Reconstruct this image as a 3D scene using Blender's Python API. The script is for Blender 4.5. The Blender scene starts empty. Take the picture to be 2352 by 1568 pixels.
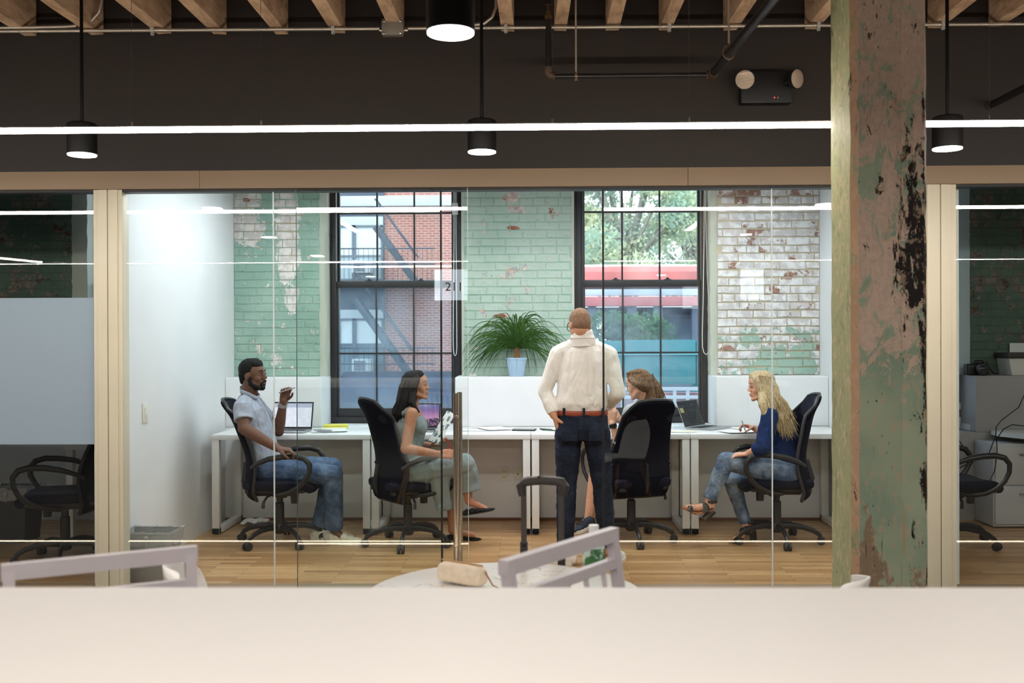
import bpy, bmesh, math, random
from mathutils import Vector, Matrix, Euler, noise

SC = bpy.context.scene
COL = SC.collection
random.seed(7)
PI = math.pi
V = Vector

# ------------------------------------------------------------------ camera
F_PX = 2286.0                      # focal length in pixels of the 2352 x 1568 frame
CAM_POS = V((0, 0, 1.5))
CAM_ROT = (Matrix.Rotation(math.radians(1.10), 3, 'Z') @ Matrix.Rotation(math.radians(90 - 0.15), 3, 'X')
           @ Matrix.Rotation(math.radians(-0.20), 3, 'Z'))
cam_data = bpy.data.cameras.new('camera')
cam_data.sensor_width = 36.0
cam_data.lens = 36.0 * F_PX / 2352
cam_data.clip_start = 0.05
cam_data.clip_end = 500
cam_data.dof.use_dof = True
cam_data.dof.focus_distance = 7.2
cam_data.dof.aperture_fstop = 4.0
cam = bpy.data.objects.new('camera', cam_data)
cam.matrix_world = Matrix.Translation(CAM_POS) @ CAM_ROT.to_4x4()
COL.objects.link(cam)
SC.camera = cam


def P(px, py, D):
    """The world point that stands at depth y = D under a pixel of the 2352 x 1568 photograph."""
    d = CAM_ROT @ V(((px - 1176) / F_PX, -(py - 784) / F_PX, -1))
    return CAM_POS + d * (D / d.y)


# ------------------------------------------------------------------ world, light, exposure
world = bpy.data.worlds.new('overcast_sky')
SC.world = world
world.use_nodes = True
bg = world.node_tree.nodes['Background']
bg.inputs['Color'].default_value = (0.84, 0.93, 1.0, 1)
bg.inputs['Strength'].default_value = 2.8
VS = SC.view_settings
VS.view_transform = 'Standard'
VS.look = 'None'
VS.exposure = 0.40
VS.gamma = 1.0
VS.use_curve_mapping = False
SC.cycles.transparent_max_bounces = 40
SC.cycles.max_bounces = 8
SC.cycles.diffuse_bounces = 3
SC.cycles.glossy_bounces = 4
SC.cycles.caustics_reflective = False
SC.cycles.caustics_refractive = False
SC.cycles.sample_clamp_indirect = 6.0
SC.cycles.use_denoising = True
SC.cycles.adaptive_threshold = 0.025

LED_WARM = (1.0, 0.925, 0.83)
LED_STRENGTH = 56.0
PENDANT_STRENGTH = 60.0
OFFICE_LED = (0.90, 0.96, 1.0)
OFFICE_STRENGTH = 52.0


# ------------------------------------------------------------------ materials
def lin(c):
    c = c / 255.0
    return c / 12.92 if c <= 0.04045 else ((c + 0.055) / 1.055) ** 2.4


def rgb(r, g, b):
    return (lin(r), lin(g), lin(b), 1.0)


class NT:
    """Small wrapper for writing node materials."""
    def __init__(self, name):
        self.m = bpy.data.materials.new(name)
        self.m.use_nodes = True
        self.t = self.m.node_tree
        self.t.nodes.clear()
        self.out = self.t.nodes.new('ShaderNodeOutputMaterial')

    def n(self, kind, **kw):
        nd = self.t.nodes.new('ShaderNode' + kind)
        for k, v in kw.items():
            setattr(nd, k, v)
        return nd

    def l(self, a, b):
        self.t.links.new(a, b)

    def val(self, x, sock):
        if isinstance(x, (int, float)):
            sock.default_value = x
        elif isinstance(x, tuple):
            sock.default_value = x
        else:
            self.l(x, sock)

    def math(self, op, a, b=0.0, c=0.0, clamp=False):
        nd = self.n('Math', operation=op)
        nd.use_clamp = clamp
        self.val(a, nd.inputs[0]); self.val(b, nd.inputs[1]); self.val(c, nd.inputs[2])
        return nd.outputs[0]

    def mix(self, f, a, b, blend='MIX'):
        nd = self.n('Mix', data_type='RGBA', blend_type=blend)
        self.val(f, nd.inputs[0]); self.val(a, nd.inputs[6]); self.val(b, nd.inputs[7])
        return nd.outputs[2]

    def ramp(self, f, a, b):
        nd = self.n('MapRange')
        nd.interpolation_type = 'SMOOTHSTEP'
        self.val(f, nd.inputs[0]); nd.inputs[1].default_value = a; nd.inputs[2].default_value = b
        return nd.outputs[0]

    def pos(self):
        return self.n('NewGeometry').outputs['Position']

    def obj(self):
        return self.n('TexCoord').outputs['Object']

    def scale(self, v, s):
        nd = self.n('Mapping'); self.l(v, nd.inputs[0]); nd.inputs[3].default_value = s
        return nd.outputs[0]

    def noise(self, v, sc, detail=4, rough=0.55, dist=0.0):
        nd = self.n('TexNoise')
        self.l(v, nd.inputs['Vector'])
        nd.inputs['Scale'].default_value = sc
        nd.inputs['Detail'].default_value = detail
        nd.inputs['Roughness'].default_value = rough
        nd.inputs['Distortion'].default_value = dist
        return nd.outputs[0]

    def spot(self, v, x, z, rx, rz):
        """1 at (x, z), 0 outside the ellipse (rx, rz)."""
        sep = self.n('SeparateXYZ'); self.l(v, sep.inputs[0])
        a = self.math('DIVIDE', self.math('SUBTRACT', sep.outputs[0], x), rx)
        b = self.math('DIVIDE', self.math('SUBTRACT', sep.outputs[2], z), rz)
        d = self.math('SQRT', self.math('ADD', self.math('MULTIPLY', a, a), self.math('MULTIPLY', b, b)))
        return self.math('SUBTRACT', 1.0, d, clamp=True)

    def bsdf(self, color, rough=0.5, metal=0.0, spec=0.5, bump=None, bump_s=0.3, bump_d=0.01, **kw):
        b = self.n('BsdfPrincipled')
        self.val(color, b.inputs['Base Color'])
        self.val(rough, b.inputs['Roughness'])
        b.inputs['Metallic'].default_value = metal
        b.inputs['Specular IOR Level'].default_value = spec
        for k, v in kw.items():
            b.inputs[k].default_value = v
        if bump is not None:
            bn = self.n('Bump')
            bn.inputs['Strength'].default_value = bump_s
            bn.inputs['Distance'].default_value = bump_d
            self.l(bump, bn.inputs['Height'])
            self.l(bn.outputs[0], b.inputs['Normal'])
        self.l(b.outputs[0], self.out.inputs[0])
        return b


def simple(name, col, rough=0.5, metal=0.0, spec=0.5, var=0.0, vs=6.0, bump=0.0, bs=60.0, **kw):
    t = NT(name)
    c = rgb(*col)
    o = t.obj()
    if var:
        d = tuple(max(0, x * (1 - var)) for x in c[:3]) + (1,)
        u = tuple(min(1, x * (1 + var)) for x in c[:3]) + (1,)
        c = t.mix(t.ramp(t.noise(o, vs), 0.3, 0.7), d, u)
    bh = t.noise(o, bs, 3) if bump else None
    t.bsdf(c, rough, metal, spec, bh, bump, 0.004, **kw)
    return t.m


def emitter(name, col, strength):
    t = NT(name)
    e = t.n('Emission')
    e.inputs[0].default_value = tuple(col) + (1,)
    e.inputs[1].default_value = strength
    t.l(e.outputs[0], t.out.inputs[0])
    return t.m


def glass(name, tint=(0.97, 0.99, 0.98), ior=1.5, dirt=0.0, dirt_haze_col=(0.8, 0.85, 0.9)):
    t = NT(name)
    tr = t.n('BsdfTransparent'); tr.inputs[0].default_value = tint + (1,)
    gl = t.n('BsdfGlossy'); gl.inputs['Roughness'].default_value = 0.0
    fr = t.n('Fresnel')
    bf = t.n('NewGeometry').outputs['Backfacing']
    t.l(t.math('ADD', ior, t.math('MULTIPLY', bf, 1.0 / ior - ior)), fr.inputs[0])   # the same reflectance from both sides
    mx = t.n('MixShader')
    t.l(fr.outputs[0], mx.inputs[0]); t.l(tr.outputs[0], mx.inputs[1]); t.l(gl.outputs[0], mx.inputs[2])
    res = mx.outputs[0]
    if dirt:
        df = t.n('BsdfTranslucent'); df.inputs[0].default_value = dirt_haze_col + (1,)
        nz = t.ramp(t.noise(t.pos(), 1.7, 5, 0.6), 0.30, 0.75)
        m2 = t.n('MixShader')
        t.l(t.math('MULTIPLY', nz, dirt), m2.inputs[0]); t.l(res, m2.inputs[1]); t.l(df.outputs[0], m2.inputs[2])
        res = m2.outputs[0]
    t.l(res, t.out.inputs[0])
    return t.m


# ------------------------------------------------------------------ mesh building
MATRIX = {}


class MB:
    """Collects shapes for ONE mesh object."""
    def __init__(self):
        self.bm = bmesh.new()

    def box(self, x0, x1, y0, y1, z0, z1, rot=None, piv=None):
        m = Matrix.Translation(((x0 + x1) / 2, (y0 + y1) / 2, (z0 + z1) / 2)) @ Matrix.Diagonal((abs(x1 - x0), abs(y1 - y0), abs(z1 - z0), 1))
        r = bmesh.ops.create_cube(self.bm, size=1, matrix=m)
        if rot is not None:
            p = V(piv) if piv is not None else V(((x0 + x1) / 2, (y0 + y1) / 2, (z0 + z1) / 2))
            bmesh.ops.transform(self.bm, matrix=Matrix.Translation(p) @ rot.to_4x4() @ Matrix.Translation(-p), verts=r['verts'])
        return self

    def obox(self, c, size, rot=None):
        """box by centre and size, turned by rot (a 3x3 matrix)"""
        x, y, z = c
        a, b, d = (s / 2 for s in size)
        return self.box(x - a, x + a, y - b, y + b, z - d, z + d, rot, c)

    def poly(self, pts, faces):
        vs = [self.bm.verts.new(p) for p in pts]
        for f in faces:
            try:
                self.bm.faces.new([vs[i] for i in f])
            except ValueError:
                pass
        return self

    def tube(self, pts, rad, seg=8, flat=None, up=None, closed=False, cap=True):
        """Sweep along pts; rad is a number or a list; flat (number or list) scales the second axis; up fixes the first axis."""
        pts = [V(p) for p in pts]
        n = len(pts)
        if isinstance(rad, (int, float)):
            rad = [rad] * n
        if flat is None:
            flat = [1.0] * n
        elif isinstance(flat, (int, float)):
            flat = [flat] * n
        rings = []
        a = None
        for i, p in enumerate(pts):
            if closed:
                d = pts[(i + 1) % n] - pts[i - 1]
            else:
                d = pts[min(i + 1, n - 1)] - pts[max(i - 1, 0)]
            d = d.normalized() if d.length > 1e-9 else V((0, 0, 1))
            ref = V(up) if up is not None else a
            if ref is None:
                ref = V((0, 0, 1)) if abs(d.z) < 0.9 else V((1, 0, 0))
            a = ref - d * ref.dot(d)
            if a.length < 1e-6:
                a = d.orthogonal()
            a.normalize()
            b = d.cross(a)
            ring = []
            for k in range(seg):
                t = 2 * PI * k / seg
                ring.append(self.bm.verts.new(p + (a * math.cos(t) + b * math.sin(t) * flat[i]) * rad[i]))
            rings.append(ring)
        m = n if closed else n - 1
        for i in range(m):
            r0, r1 = rings[i], rings[(i + 1) % n]
            for k in range(seg):
                self.bm.faces.new((r0[k], r0[(k + 1) % seg], r1[(k + 1) % seg], r1[k]))
        if cap and not closed:
            self.bm.faces.new(rings[0][::-1]); self.bm.faces.new(rings[-1])
        return self

    def cyl(self, p0, p1, r0, r1=None, seg=16):
        return self.tube([p0, p1], [r0, r0 if r1 is None else r1], seg)

    def cap(self, p0, p1, r0, r1=None, seg=12, flat=1.0, up=None):
        """A capsule: a tapered limb with rounded ends."""
        p0, p1 = V(p0), V(p1)
        r1 = r0 if r1 is None else r1
        d = (p1 - p0)
        d = d.normalized() if d.length > 1e-6 else V((0, 0, 1))
        pts, rad = [], []
        for k in range(4):
            t = (k + 0.35) / 4.35 * PI / 2
            pts.append(p0 - d * r0 * math.cos(t)); rad.append(r0 * math.sin(t))
        pts.append(p0); rad.append(r0); pts.append(p1); rad.append(r1)
        for k in range(3, -1, -1):
            t = (k + 0.35) / 4.35 * PI / 2
            pts.append(p1 + d * r1 * math.cos(t)); rad.append(r1 * math.sin(t))
        return self.tube(pts, rad, seg, flat, up)

    def chain(self, pts, rad, seg=12, flat=1.0, up=None):
        """Capsule chain through pts with a radius for each point."""
        for i in range(len(pts) - 1):
            self.cap(pts[i], pts[i + 1], rad[i], rad[i + 1], seg, flat, up)
        return self

    def ell(self, c, r, rot=None, seg=16, rings=10):
        m = Matrix.Translation(V(c)) @ (rot.to_4x4() if rot is not None else Matrix.Identity(4)) @ Matrix.Diagonal((r[0], r[1], r[2], 1))
        bmesh.ops.create_uvsphere(self.bm, u_segments=seg, v_segments=rings, radius=1, matrix=m)
        return self

    def lathe(self, prof, c=(0, 0, 0), seg=24, rot=None):
        """prof: (radius, z) from bottom to top; closed with caps when the radius is not 0."""
        c = V(c)
        rings = []
        for r, z in prof:
            ring = []
            for k in range(seg):
                t = 2 * PI * k / seg
                p = V((r * math.cos(t), r * math.sin(t), z))
                if rot is not None:
                    p = rot @ p
                ring.append(self.bm.verts.new(c + p))
            rings.append(ring)
        for i in range(len(rings) - 1):
            for k in range(seg):
                self.bm.faces.new((rings[i][k], rings[i][(k + 1) % seg], rings[i + 1][(k + 1) % seg], rings[i + 1][k]))
        self.bm.faces.new(rings[0][::-1]); self.bm.faces.new(rings[-1])
        return self

    def prism(self, outline, depth, axis='y'):
        """Extrude a closed 3-D outline (list of points) along a vector."""
        d = V(depth)
        a = [self.bm.verts.new(V(p)) for p in outline]
        b = [self.bm.verts.new(V(p) + d) for p in outline]
        n = len(a)
        self.bm.faces.new(a); self.bm.faces.new(b[::-1])
        for i in range(n):
            self.bm.faces.new((a[i], b[i], b[(i + 1) % n], a[(i + 1) % n]))
        return self

    def sheet(self, rows, thick=0.0):
        """A grid of points (rows of equal length), thickened along its normal afterwards by build(solid=...)."""
        g = [[self.bm.verts.new(V(p)) for p in r] for r in rows]
        for i in range(len(g) - 1):
            for k in range(len(g[0]) - 1):
                self.bm.faces.new((g[i][k], g[i][k + 1], g[i + 1][k + 1], g[i + 1][k]))
        return self

    def build(self, name, mat, parent=None, smooth=True, bevel=0.0, bseg=2, solid=0.0, subd=0, local=False, angle=40):
        bm = self.bm
        if bevel:
            es = [e for e in bm.edges if len(e.link_faces) == 2 and e.calc_face_angle(0) > 0.6]
            bmesh.ops.bevel(bm, geom=es, offset=bevel, segments=bseg, profile=0.6, affect='EDGES', clamp_overlap=True)
        bmesh.ops.recalc_face_normals(bm, faces=bm.faces)
        if solid:
            bmesh.ops.solidify(bm, geom=bm.faces[:], thickness=solid)
            bmesh.ops.recalc_face_normals(bm, faces=bm.faces)
        if parent is not None and not local:
            bm.transform(MATRIX[parent.name].inverted())
        me = bpy.data.meshes.new(name)
        bm.to_mesh(me)
        bm.free()
        if smooth:
            me.polygons.foreach_set('use_smooth', [True] * len(me.polygons))
            me.set_sharp_from_angle(angle=math.radians(angle))
        me.materials.append(mat)
        ob = link(name, me, parent)
        if subd:
            md = ob.modifiers.new('subdivision', 'SUBSURF'); md.levels = subd; md.render_levels = subd
        return ob


def link(name, me, parent=None):
    ob = bpy.data.objects.new(name, me)
    COL.objects.link(ob)
    if parent is not None:
        ob.parent = parent
        MATRIX[ob.name] = MATRIX[parent.name].copy()
    else:
        MATRIX[ob.name] = Matrix.Identity(4)
    return ob


def tag(o, label, cat, group=None, kind=None):
    o['label'] = label
    o['category'] = cat
    if group:
        o['group'] = group
    if kind:
        o['kind'] = kind
    return o


def struct(o, label=None):
    o['kind'] = 'structure'
    if label:
        o['label'] = label
    return o


def thing(name, loc, label, cat, group=None, rz=0.0):
    o = bpy.data.objects.new(name, None)
    o.empty_display_size = 0.1
    COL.objects.link(o)
    o.location = loc
    o.rotation_euler = (0, 0, rz)
    MATRIX[o.name] = Matrix.Translation(V(loc)) @ Matrix.Rotation(rz, 4, 'Z')
    tag(o, label, cat, group)
    return o


def struct_root(name, label=None):
    o = bpy.data.objects.new(name, None)
    COL.objects.link(o)
    MATRIX[o.name] = Matrix.Identity(4)
    return struct(o, label)


def copy_tree(o, parent=None):
    c = o.copy()
    COL.objects.link(c)
    c.parent = parent
    for ch in o.children:
        copy_tree(ch, c)
    return c


def place(o, loc, rz=0.0):
    o.location = loc
    o.rotation_euler = (0, 0, rz)
    MATRIX[o.name] = Matrix.Translation(V(loc)) @ Matrix.Rotation(rz, 4, 'Z')
    return o


def B(name, mat, dims, parent=None, bevel=0.003, **kw):
    """One box (x0, x1, y0, y1, z0, z1) as an object."""
    return MB().box(*dims).build(name, mat, parent, bevel=bevel, **kw)


def text_mesh(name, s, size, mat, parent, loc, rx=PI / 2, rz=0.0, thick=0.0006):
    """Flat lettering standing in the xz plane, centred on loc (world)."""
    cu = bpy.data.curves.new(name, 'FONT')
    cu.body = s
    cu.size = size
    cu.extrude = thick
    cu.align_x = 'CENTER'
    cu.align_y = 'CENTER'
    tmp = bpy.data.objects.new(name, cu)
    COL.objects.link(tmp)
    dg = bpy.context.evaluated_depsgraph_get()
    me = bpy.data.meshes.new_from_object(tmp.evaluated_get(dg))
    bpy.data.objects.remove(tmp)
    bpy.data.curves.remove(cu)
    m = Matrix.Translation(V(loc)) @ Matrix.Rotation(rz, 4, 'Z') @ Matrix.Rotation(rx, 4, 'X')
    if parent is not None:
        m = MATRIX[parent.name].inverted() @ m
    me.transform(m)
    me.materials.clear()
    me.materials.append(mat)
    return link(name, me, parent)


def blob(mb, name, mat, parent, voxel=0.008, smooth=6, disp=0.0, dscale=20.0, dstretch=(1, 1, 1), fn=None):
    """Fuse overlapping closed shapes into ONE continuous skin, smooth it, and wrinkle it a little."""
    bmesh.ops.recalc_face_normals(mb.bm, faces=mb.bm.faces)
    me = bpy.data.meshes.new(name)
    mb.bm.to_mesh(me)
    mb.bm.free()
    tmp = bpy.data.objects.new(name + '_tmp', me)
    COL.objects.link(tmp)
    r = tmp.modifiers.new('r', 'REMESH'); r.mode = 'VOXEL'; r.voxel_size = voxel; r.adaptivity = 0.0
    if smooth:
        s = tmp.modifiers.new('s', 'SMOOTH'); s.factor = 0.5; s.iterations = smooth
    dg = bpy.context.evaluated_depsgraph_get()
    out = bpy.data.meshes.new_from_object(tmp.evaluated_get(dg))
    bpy.data.objects.remove(tmp)
    bpy.data.meshes.remove(me)
    if disp or fn:
        co = [v.co.copy() for v in out.vertices]
        nr = [v.normal.copy() for v in out.vertices]
        sx, sy, sz = dstretch
        for i, v in enumerate(out.vertices):
            p = co[i]
            if disp:
                q = V((p.x * sx, p.y * sy, p.z * sz)) * dscale
                h = noise.noise(q) + 0.5 * noise.noise(q * 2.1)
                v.co = p + nr[i] * (h * disp)
            if fn:
                v.co = fn(v.co.copy(), nr[i])
    if parent is not None:
        out.transform(MATRIX[parent.name].inverted())
    out.polygons.foreach_set('use_smooth', [True] * len(out.polygons))
    out.materials.clear()
    out.materials.append(mat)
    out.name = name
    return link(name, out, parent)

# ================================================================== SETTING
YG, YK, YB, YW = 5.90, 8.24, 8.50, 8.64      # glass front, low wall, brick face, window frames
XL, XR = -2.55, 2.45                          # inner faces of the partition walls

GREEN = rgb(138, 172, 154)
GREEN_D = rgb(112, 148, 132)


def brick_paint(name, bias, covers=(), reds=(), green=(142, 174, 160), green2=(166, 192, 178), white=(214, 212, 208),
                red=(168, 104, 82), mauve=(168, 160, 162), mortar=None, randomise=0.0, rbias=0.0):
    """Paint in layers on brick: green over white over red clay; spots (x, z, rx, rz, amount) add or take paint away."""
    t = NT(name)
    p = t.pos()
    fine = t.noise(p, 26, 5, 0.65)
    n1 = t.math('ADD', t.math('MULTIPLY', t.noise(p, 5.0, 8, 0.68, 0.3), 0.75), t.math('MULTIPLY', fine, 0.25))
    v = t.math('ADD', t.math('ADD', t.math('MULTIPLY', t.math('SUBTRACT', n1, 0.5), 2.0), 0.5), bias)
    for (x, z, rx, rz, s) in covers:
        v = t.math('ADD', v, t.math('MULTIPLY', t.spot(p, x, z, rx, rz), s))
    cov = t.ramp(v, 0.485, 0.515)
    cov = t.math('MULTIPLY', cov, t.math('SUBTRACT', 1.0, t.ramp(t.noise(p, 11.0, 5, 0.62, 0.4), 0.645, 0.665)))
    n2 = t.math('ADD', t.noise(p, 9.0, 6, 0.7), rbias)
    for (x, z, rx, rz, s) in reds:
        n2 = t.math('ADD', n2, t.math('MULTIPLY', t.spot(p, x, z, rx, rz), s))
    if randomise:
        rnd = t.n('ObjectInfo').outputs['Random']
        n2 = t.math('ADD', n2, t.math('MULTIPLY', t.math('SUBTRACT', rnd, 0.5), randomise))
    if mortar:
        under = rgb(*mortar)
    else:
        w = t.mix(t.ramp(t.noise(p, 14, 4), 0.42, 0.62), rgb(*mauve), rgb(*white))
        rr = t.mix(t.ramp(t.noise(p, 30, 4), 0.35, 0.65), rgb(*red), tuple(c * 0.62 for c in rgb(*red)[:3]) + (1,))
        under = t.mix(t.ramp(n2, 0.60, 0.64), w, rr)
    g = t.mix(t.ramp(t.noise(p, 2.3, 5, 0.6), 0.35, 0.65), rgb(*green), rgb(*green2))
    g = t.mix(t.ramp(t.noise(p, 40, 3), 0.62, 0.74), g, tuple(c * 0.75 for c in rgb(*green)[:3]) + (1,))
    c = t.mix(cov, under, g)
    h = t.math('ADD', t.math('MULTIPLY', cov, 0.6), t.math('MULTIPLY', fine, 0.7))
    t.bsdf(c, 0.62, 0, 0.35, h, 0.55, 0.006)
    return t.m


BRICK_MESH = []
for k in range(5):
    random.seed(40 + k)
    mb = MB()
    bmesh.ops.create_cube(mb.bm, size=1)
    for v in mb.bm.verts:
        if v.co.y < 0:
            v.co.x += random.uniform(-0.014, 0.014)
            v.co.z += random.uniform(-0.05, 0.05)
            v.co.y += random.uniform(-0.10, 0.10)
    es = [e for e in mb.bm.edges if sum(v.co.y for v in e.verts) / 2 < -0.2]
    bmesh.ops.bevel(mb.bm, geom=es, offset=0.07, segments=1, affect='EDGES')
    me = bpy.data.meshes.new('brick')
    mb.bm.to_mesh(me); mb.bm.free()
    me.polygons.foreach_set('use_smooth', [True] * len(me.polygons))
    me.set_sharp_from_angle(angle=math.radians(30))
    BRICK_MESH.append(me)


def brick_pier(name, label, x0, x1, z0, z1, bm_, mm, seed, proud=0.005, j=0.008):
    """A painted brick wall face: mortar bed with every brick set proud of it."""
    random.seed(seed)
    bed = B(name, mm, (x0, x1, YB, YB + 0.2, z0, z1), bevel=0)
    struct(bed, label)
    meshes = []
    for me in BRICK_MESH:
        c = me.copy(); c.materials.append(bm_); meshes.append(c)
    course, L = 0.0690, 0.212
    z = z0
    row = 0
    while z + 0.03 < z1:
        h = min(course, z1 - z) - j
        header_row = (row % 6 == 3)
        Lr = L * 0.52 if header_row else L
        x = x0 - (Lr * (0.5 if row % 2 else 0.0)) - random.uniform(0, 0.05)
        while x < x1:
            ln = Lr * random.uniform(0.93, 1.06)
            a, b = max(x, x0) + j / 2, min(x + ln, x1) - j / 2
            x += ln
            if b - a < 0.025:
                continue
            o = bpy.data.objects.new('brick', random.choice(meshes))
            COL.objects.link(o)
            o.parent = bed
            o.location = ((a + b) / 2, YB + 0.015 - proud, z + course / 2)
            dep = 0.030 + random.uniform(-0.35, 0.35) * proud
            rough = proud > 0.008
            o.scale = (b - a, dep, h * (random.uniform(0.82, 1.06) if rough else random.uniform(0.94, 1.04)))
            o.rotation_euler = (random.uniform(-.02, .02) if rough else 0, random.uniform(-0.006, 0.006) * (3 if rough else 1), 0)
        z += course
        row += 1
    return bed


# ---- plain surfaces
def plaster(name, col, bump=0.12):
    t = NT(name)
    p = t.pos()
    c = rgb(*col)
    n = t.noise(p, 3.0, 5, 0.6)
    cc = t.mix(t.ramp(n, 0.3, 0.7), tuple(x * 0.96 for x in c[:3]) + (1,), c)
    t.bsdf(cc, 0.55, 0, 0.4, t.noise(p, 45, 4), bump, 0.003)
    return t.m


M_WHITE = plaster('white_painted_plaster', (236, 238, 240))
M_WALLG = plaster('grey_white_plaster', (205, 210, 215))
M_DARK = plaster('charcoal_painted_wall', (45, 38, 34), 0.06)
M_JAMB = plaster('rough_window_plaster', (196, 200, 186), 0.5)
M_JAMB2 = plaster('pale_blue_window_plaster', (190, 208, 214), 0.6)
M_DECK = plaster('dark_deck_boards', (34, 28, 25), 0.3)
M_REAR = plaster('lobby_rear_plaster', (48, 45, 43))
M_BEIGE = simple('beige_powder_coated_metal', (220, 211, 188), 0.42, 0, 0.5, 0.03, 3)
M_BEIGE2 = simple('beige_header_metal', (150, 127, 103), 0.5, 0, 0.4, 0.03, 2)
M_BLACK = simple('matt_black_metal', (16, 15, 15), 0.5)
M_SEAL = simple('black_rubber_seal', (12, 12, 13), 0.6)
M_FRAME = simple('dark_bronze_window_frame', (46, 45, 49), 0.45, 0, 0.5, 0.12, 5)
M_GLASS = glass('partition_glass', (0.965, 0.985, 0.975), 1.45)
M_PANE = glass('window_pane_glass', (0.97, 0.985, 1.0), 1.5, 0.07, (0.70, 0.78, 0.84))  # outdoor haze put into the upper panes as a pale veil
M_PANE_DIRTY = glass('dusty_window_pane_glass', (0.86, 0.92, 0.97), 1.5, 0.20, (0.58, 0.66, 0.74))
M_EDGE = simple('pale_glass_edge', (214, 222, 222), 0.25, 0, 0.7)


def wood_floor():
    t = NT('strip_oak_floor')
    p = t.pos()
    br = t.n('TexBrick')
    t.l(p, br.inputs['Vector'])
    br.offset = 0.37
    br.inputs['Color1'].default_value = (0, 0, 0, 1)
    br.inputs['Color2'].default_value = (1, 1, 1, 1)
    br.inputs['Mortar'].default_value = (0.5, 0.5, 0.5, 1)
    br.inputs['Scale'].default_value = 1.0
    br.inputs['Mortar Size'].default_value = 0.0012
    br.inputs['Brick Width'].default_value = 0.62
    br.inputs['Row Height'].default_value = 0.057
    a = t.mix(br.outputs['Color'], rgb(172, 128, 82), rgb(212, 170, 120))
    g = t.noise(t.scale(p, (1.6, 22, 1)), 5.0, 6, 0.6, 0.6)
    a = t.mix(t.math('MULTIPLY', t.ramp(g, 0.45, 0.75), 0.55), a, rgb(112, 74, 42))
    a = t.mix(t.math('MULTIPLY', t.ramp(t.noise(t.scale(p, (1.1, 9, 1)), 2.2, 5, 0.6), 0.63, 0.70), 0.6), a, rgb(84, 54, 34))
    a = t.mix(br.outputs['Fac'], a, rgb(70, 46, 28))
    t.bsdf(a, 0.34, 0, 0.5, t.math('SUBTRACT', 1.0, br.outputs['Fac']), 0.25, 0.002)
    return t.m


M_FLOOR = wood_floor()
struct(B('floor', M_FLOOR, (-9, 9, 5.86, 8.9, -0.12, 0.0), bevel=0), 'oiled oak strip floor boards')
struct(B('floor_lobby', plaster('dark_polished_concrete', (74, 70, 66)), (-9, 9, -6, 5.86, -0.12, 0.0), bevel=0))

# ---- lobby shell
struct(B('ceiling', M_DECK, (-9, 9, -6, 5.9, 3.62, 3.74), bevel=0), 'dark timber deck above exposed joists')
ceiling = bpy.data.objects['ceiling']


def joist_mat():
    t = NT('rough_sawn_joist_timber')
    p = t.pos()
    n = t.noise(t.scale(p, (4, 1.2, 4)), 4.0, 7, 0.65, 0.4)
    c = t.mix(t.ramp(n, 0.3, 0.72), rgb(176, 142, 112), rgb(228, 192, 156))
    c = t.mix(t.ramp(t.noise(t.scale(p, (3, 1.0, 3)), 9.0, 5, 0.7), 0.64, 0.70), c, rgb(84, 56, 38))
    t.bsdf(c, 0.7, 0, 0.3, n, 0.5, 0.01)
    return t.m


M_JOIST = joist_mat()
random.seed(11)
JX = [69 - 155, 69, 224, 377, 507, 647, 778, 913, 1040, 1166, 1288, 1405, 1528, 1678, 1861, 2003, 2147, 2285, 2420]
for px in JX:
    xc = P(px, 80, 5.88).x
    w = 0.038 + random.uniform(-0.003, 0.004)
    mb = MB()
    y = -5.9
    n = 24
    rows = []
    for i in range(n + 1):
        yy = -5.9 + (5.88 + 5.9) * i / n
        dx = random.uniform(-0.005, 0.005)
        zz = 3.312 + random.uniform(-0.006, 0.006)
        rows.append([(xc - w + dx, yy, 3.62), (xc - w + dx, yy, zz), (xc + w + dx, yy, zz + random.uniform(-.004, .004)), (xc + w + dx, yy, 3.62)])
    mb.sheet(rows)
    for end in (rows[0], rows[-1]):
        mb.poly(end, [(0, 1, 2, 3)])
    mb.build('joist', M_JOIST, ceiling, smooth=False)

struct(B('wall_bulkhead', M_DARK, (-9, 9, 5.90, 5.98, 2.50, 3.64), bevel=0), 'charcoal painted wall above the glass front')
struct(B('wall_rear', M_REAR, (-9, 9, -6.1, -6, 0, 3.7), bevel=0))
for i, xc in enumerate((-1.42, 3.84)):
    w_ = struct(struct_root('window_%d' % (9 + i), 'high daylit pane on the far lobby wall, seen reflected'))
    B('window_frame', M_FRAME, (xc - .34, xc + .34, -6.0, -5.97, 2.15, 2.78), w_, bevel=.004)
    B('pane', emitter('daylit_pane_%d' % i, (.80, .90, 1.0), 5.5), (xc - .30, xc + .30, -5.97, -5.965, 2.19, 2.74), w_, bevel=0)
struct(B('wall_lobby_left', M_REAR, (-9.1, -9, -6, 8.9, 0, 3.7), bevel=0))
struct(B('wall_lobby_right', M_REAR, (9, 9.1, -6, 8.9, 0, 3.7), bevel=0))

# ---- header and jambs of the glass front
hdr = struct(struct_root('trim_1', 'long beige metal header over the glass front'))
xs = [-9.0, P(459, 410, 5.85).x, P(1580, 410, 5.85).x, 9.0]
for i in range(3):
    B('header_panel', M_BEIGE2, (xs[i] + 0.001, xs[i + 1] - 0.001, 5.845, 5.98, 2.394, 2.500), hdr, bevel=0.002)
B('shadow_gap', M_BLACK, (-9, 9, 5.86, 5.97, 2.500, 2.508), hdr, bevel=0)
B('glazing_channel', M_BLACK, (-9, 9, 5.872, 5.955, 2.380, 2.3945), hdr, bevel=0)
B('floor_track', M_BEIGE2, (-9, 9, 5.86, 5.96, 0.0, 0.035), hdr, bevel=0.002)


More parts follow.
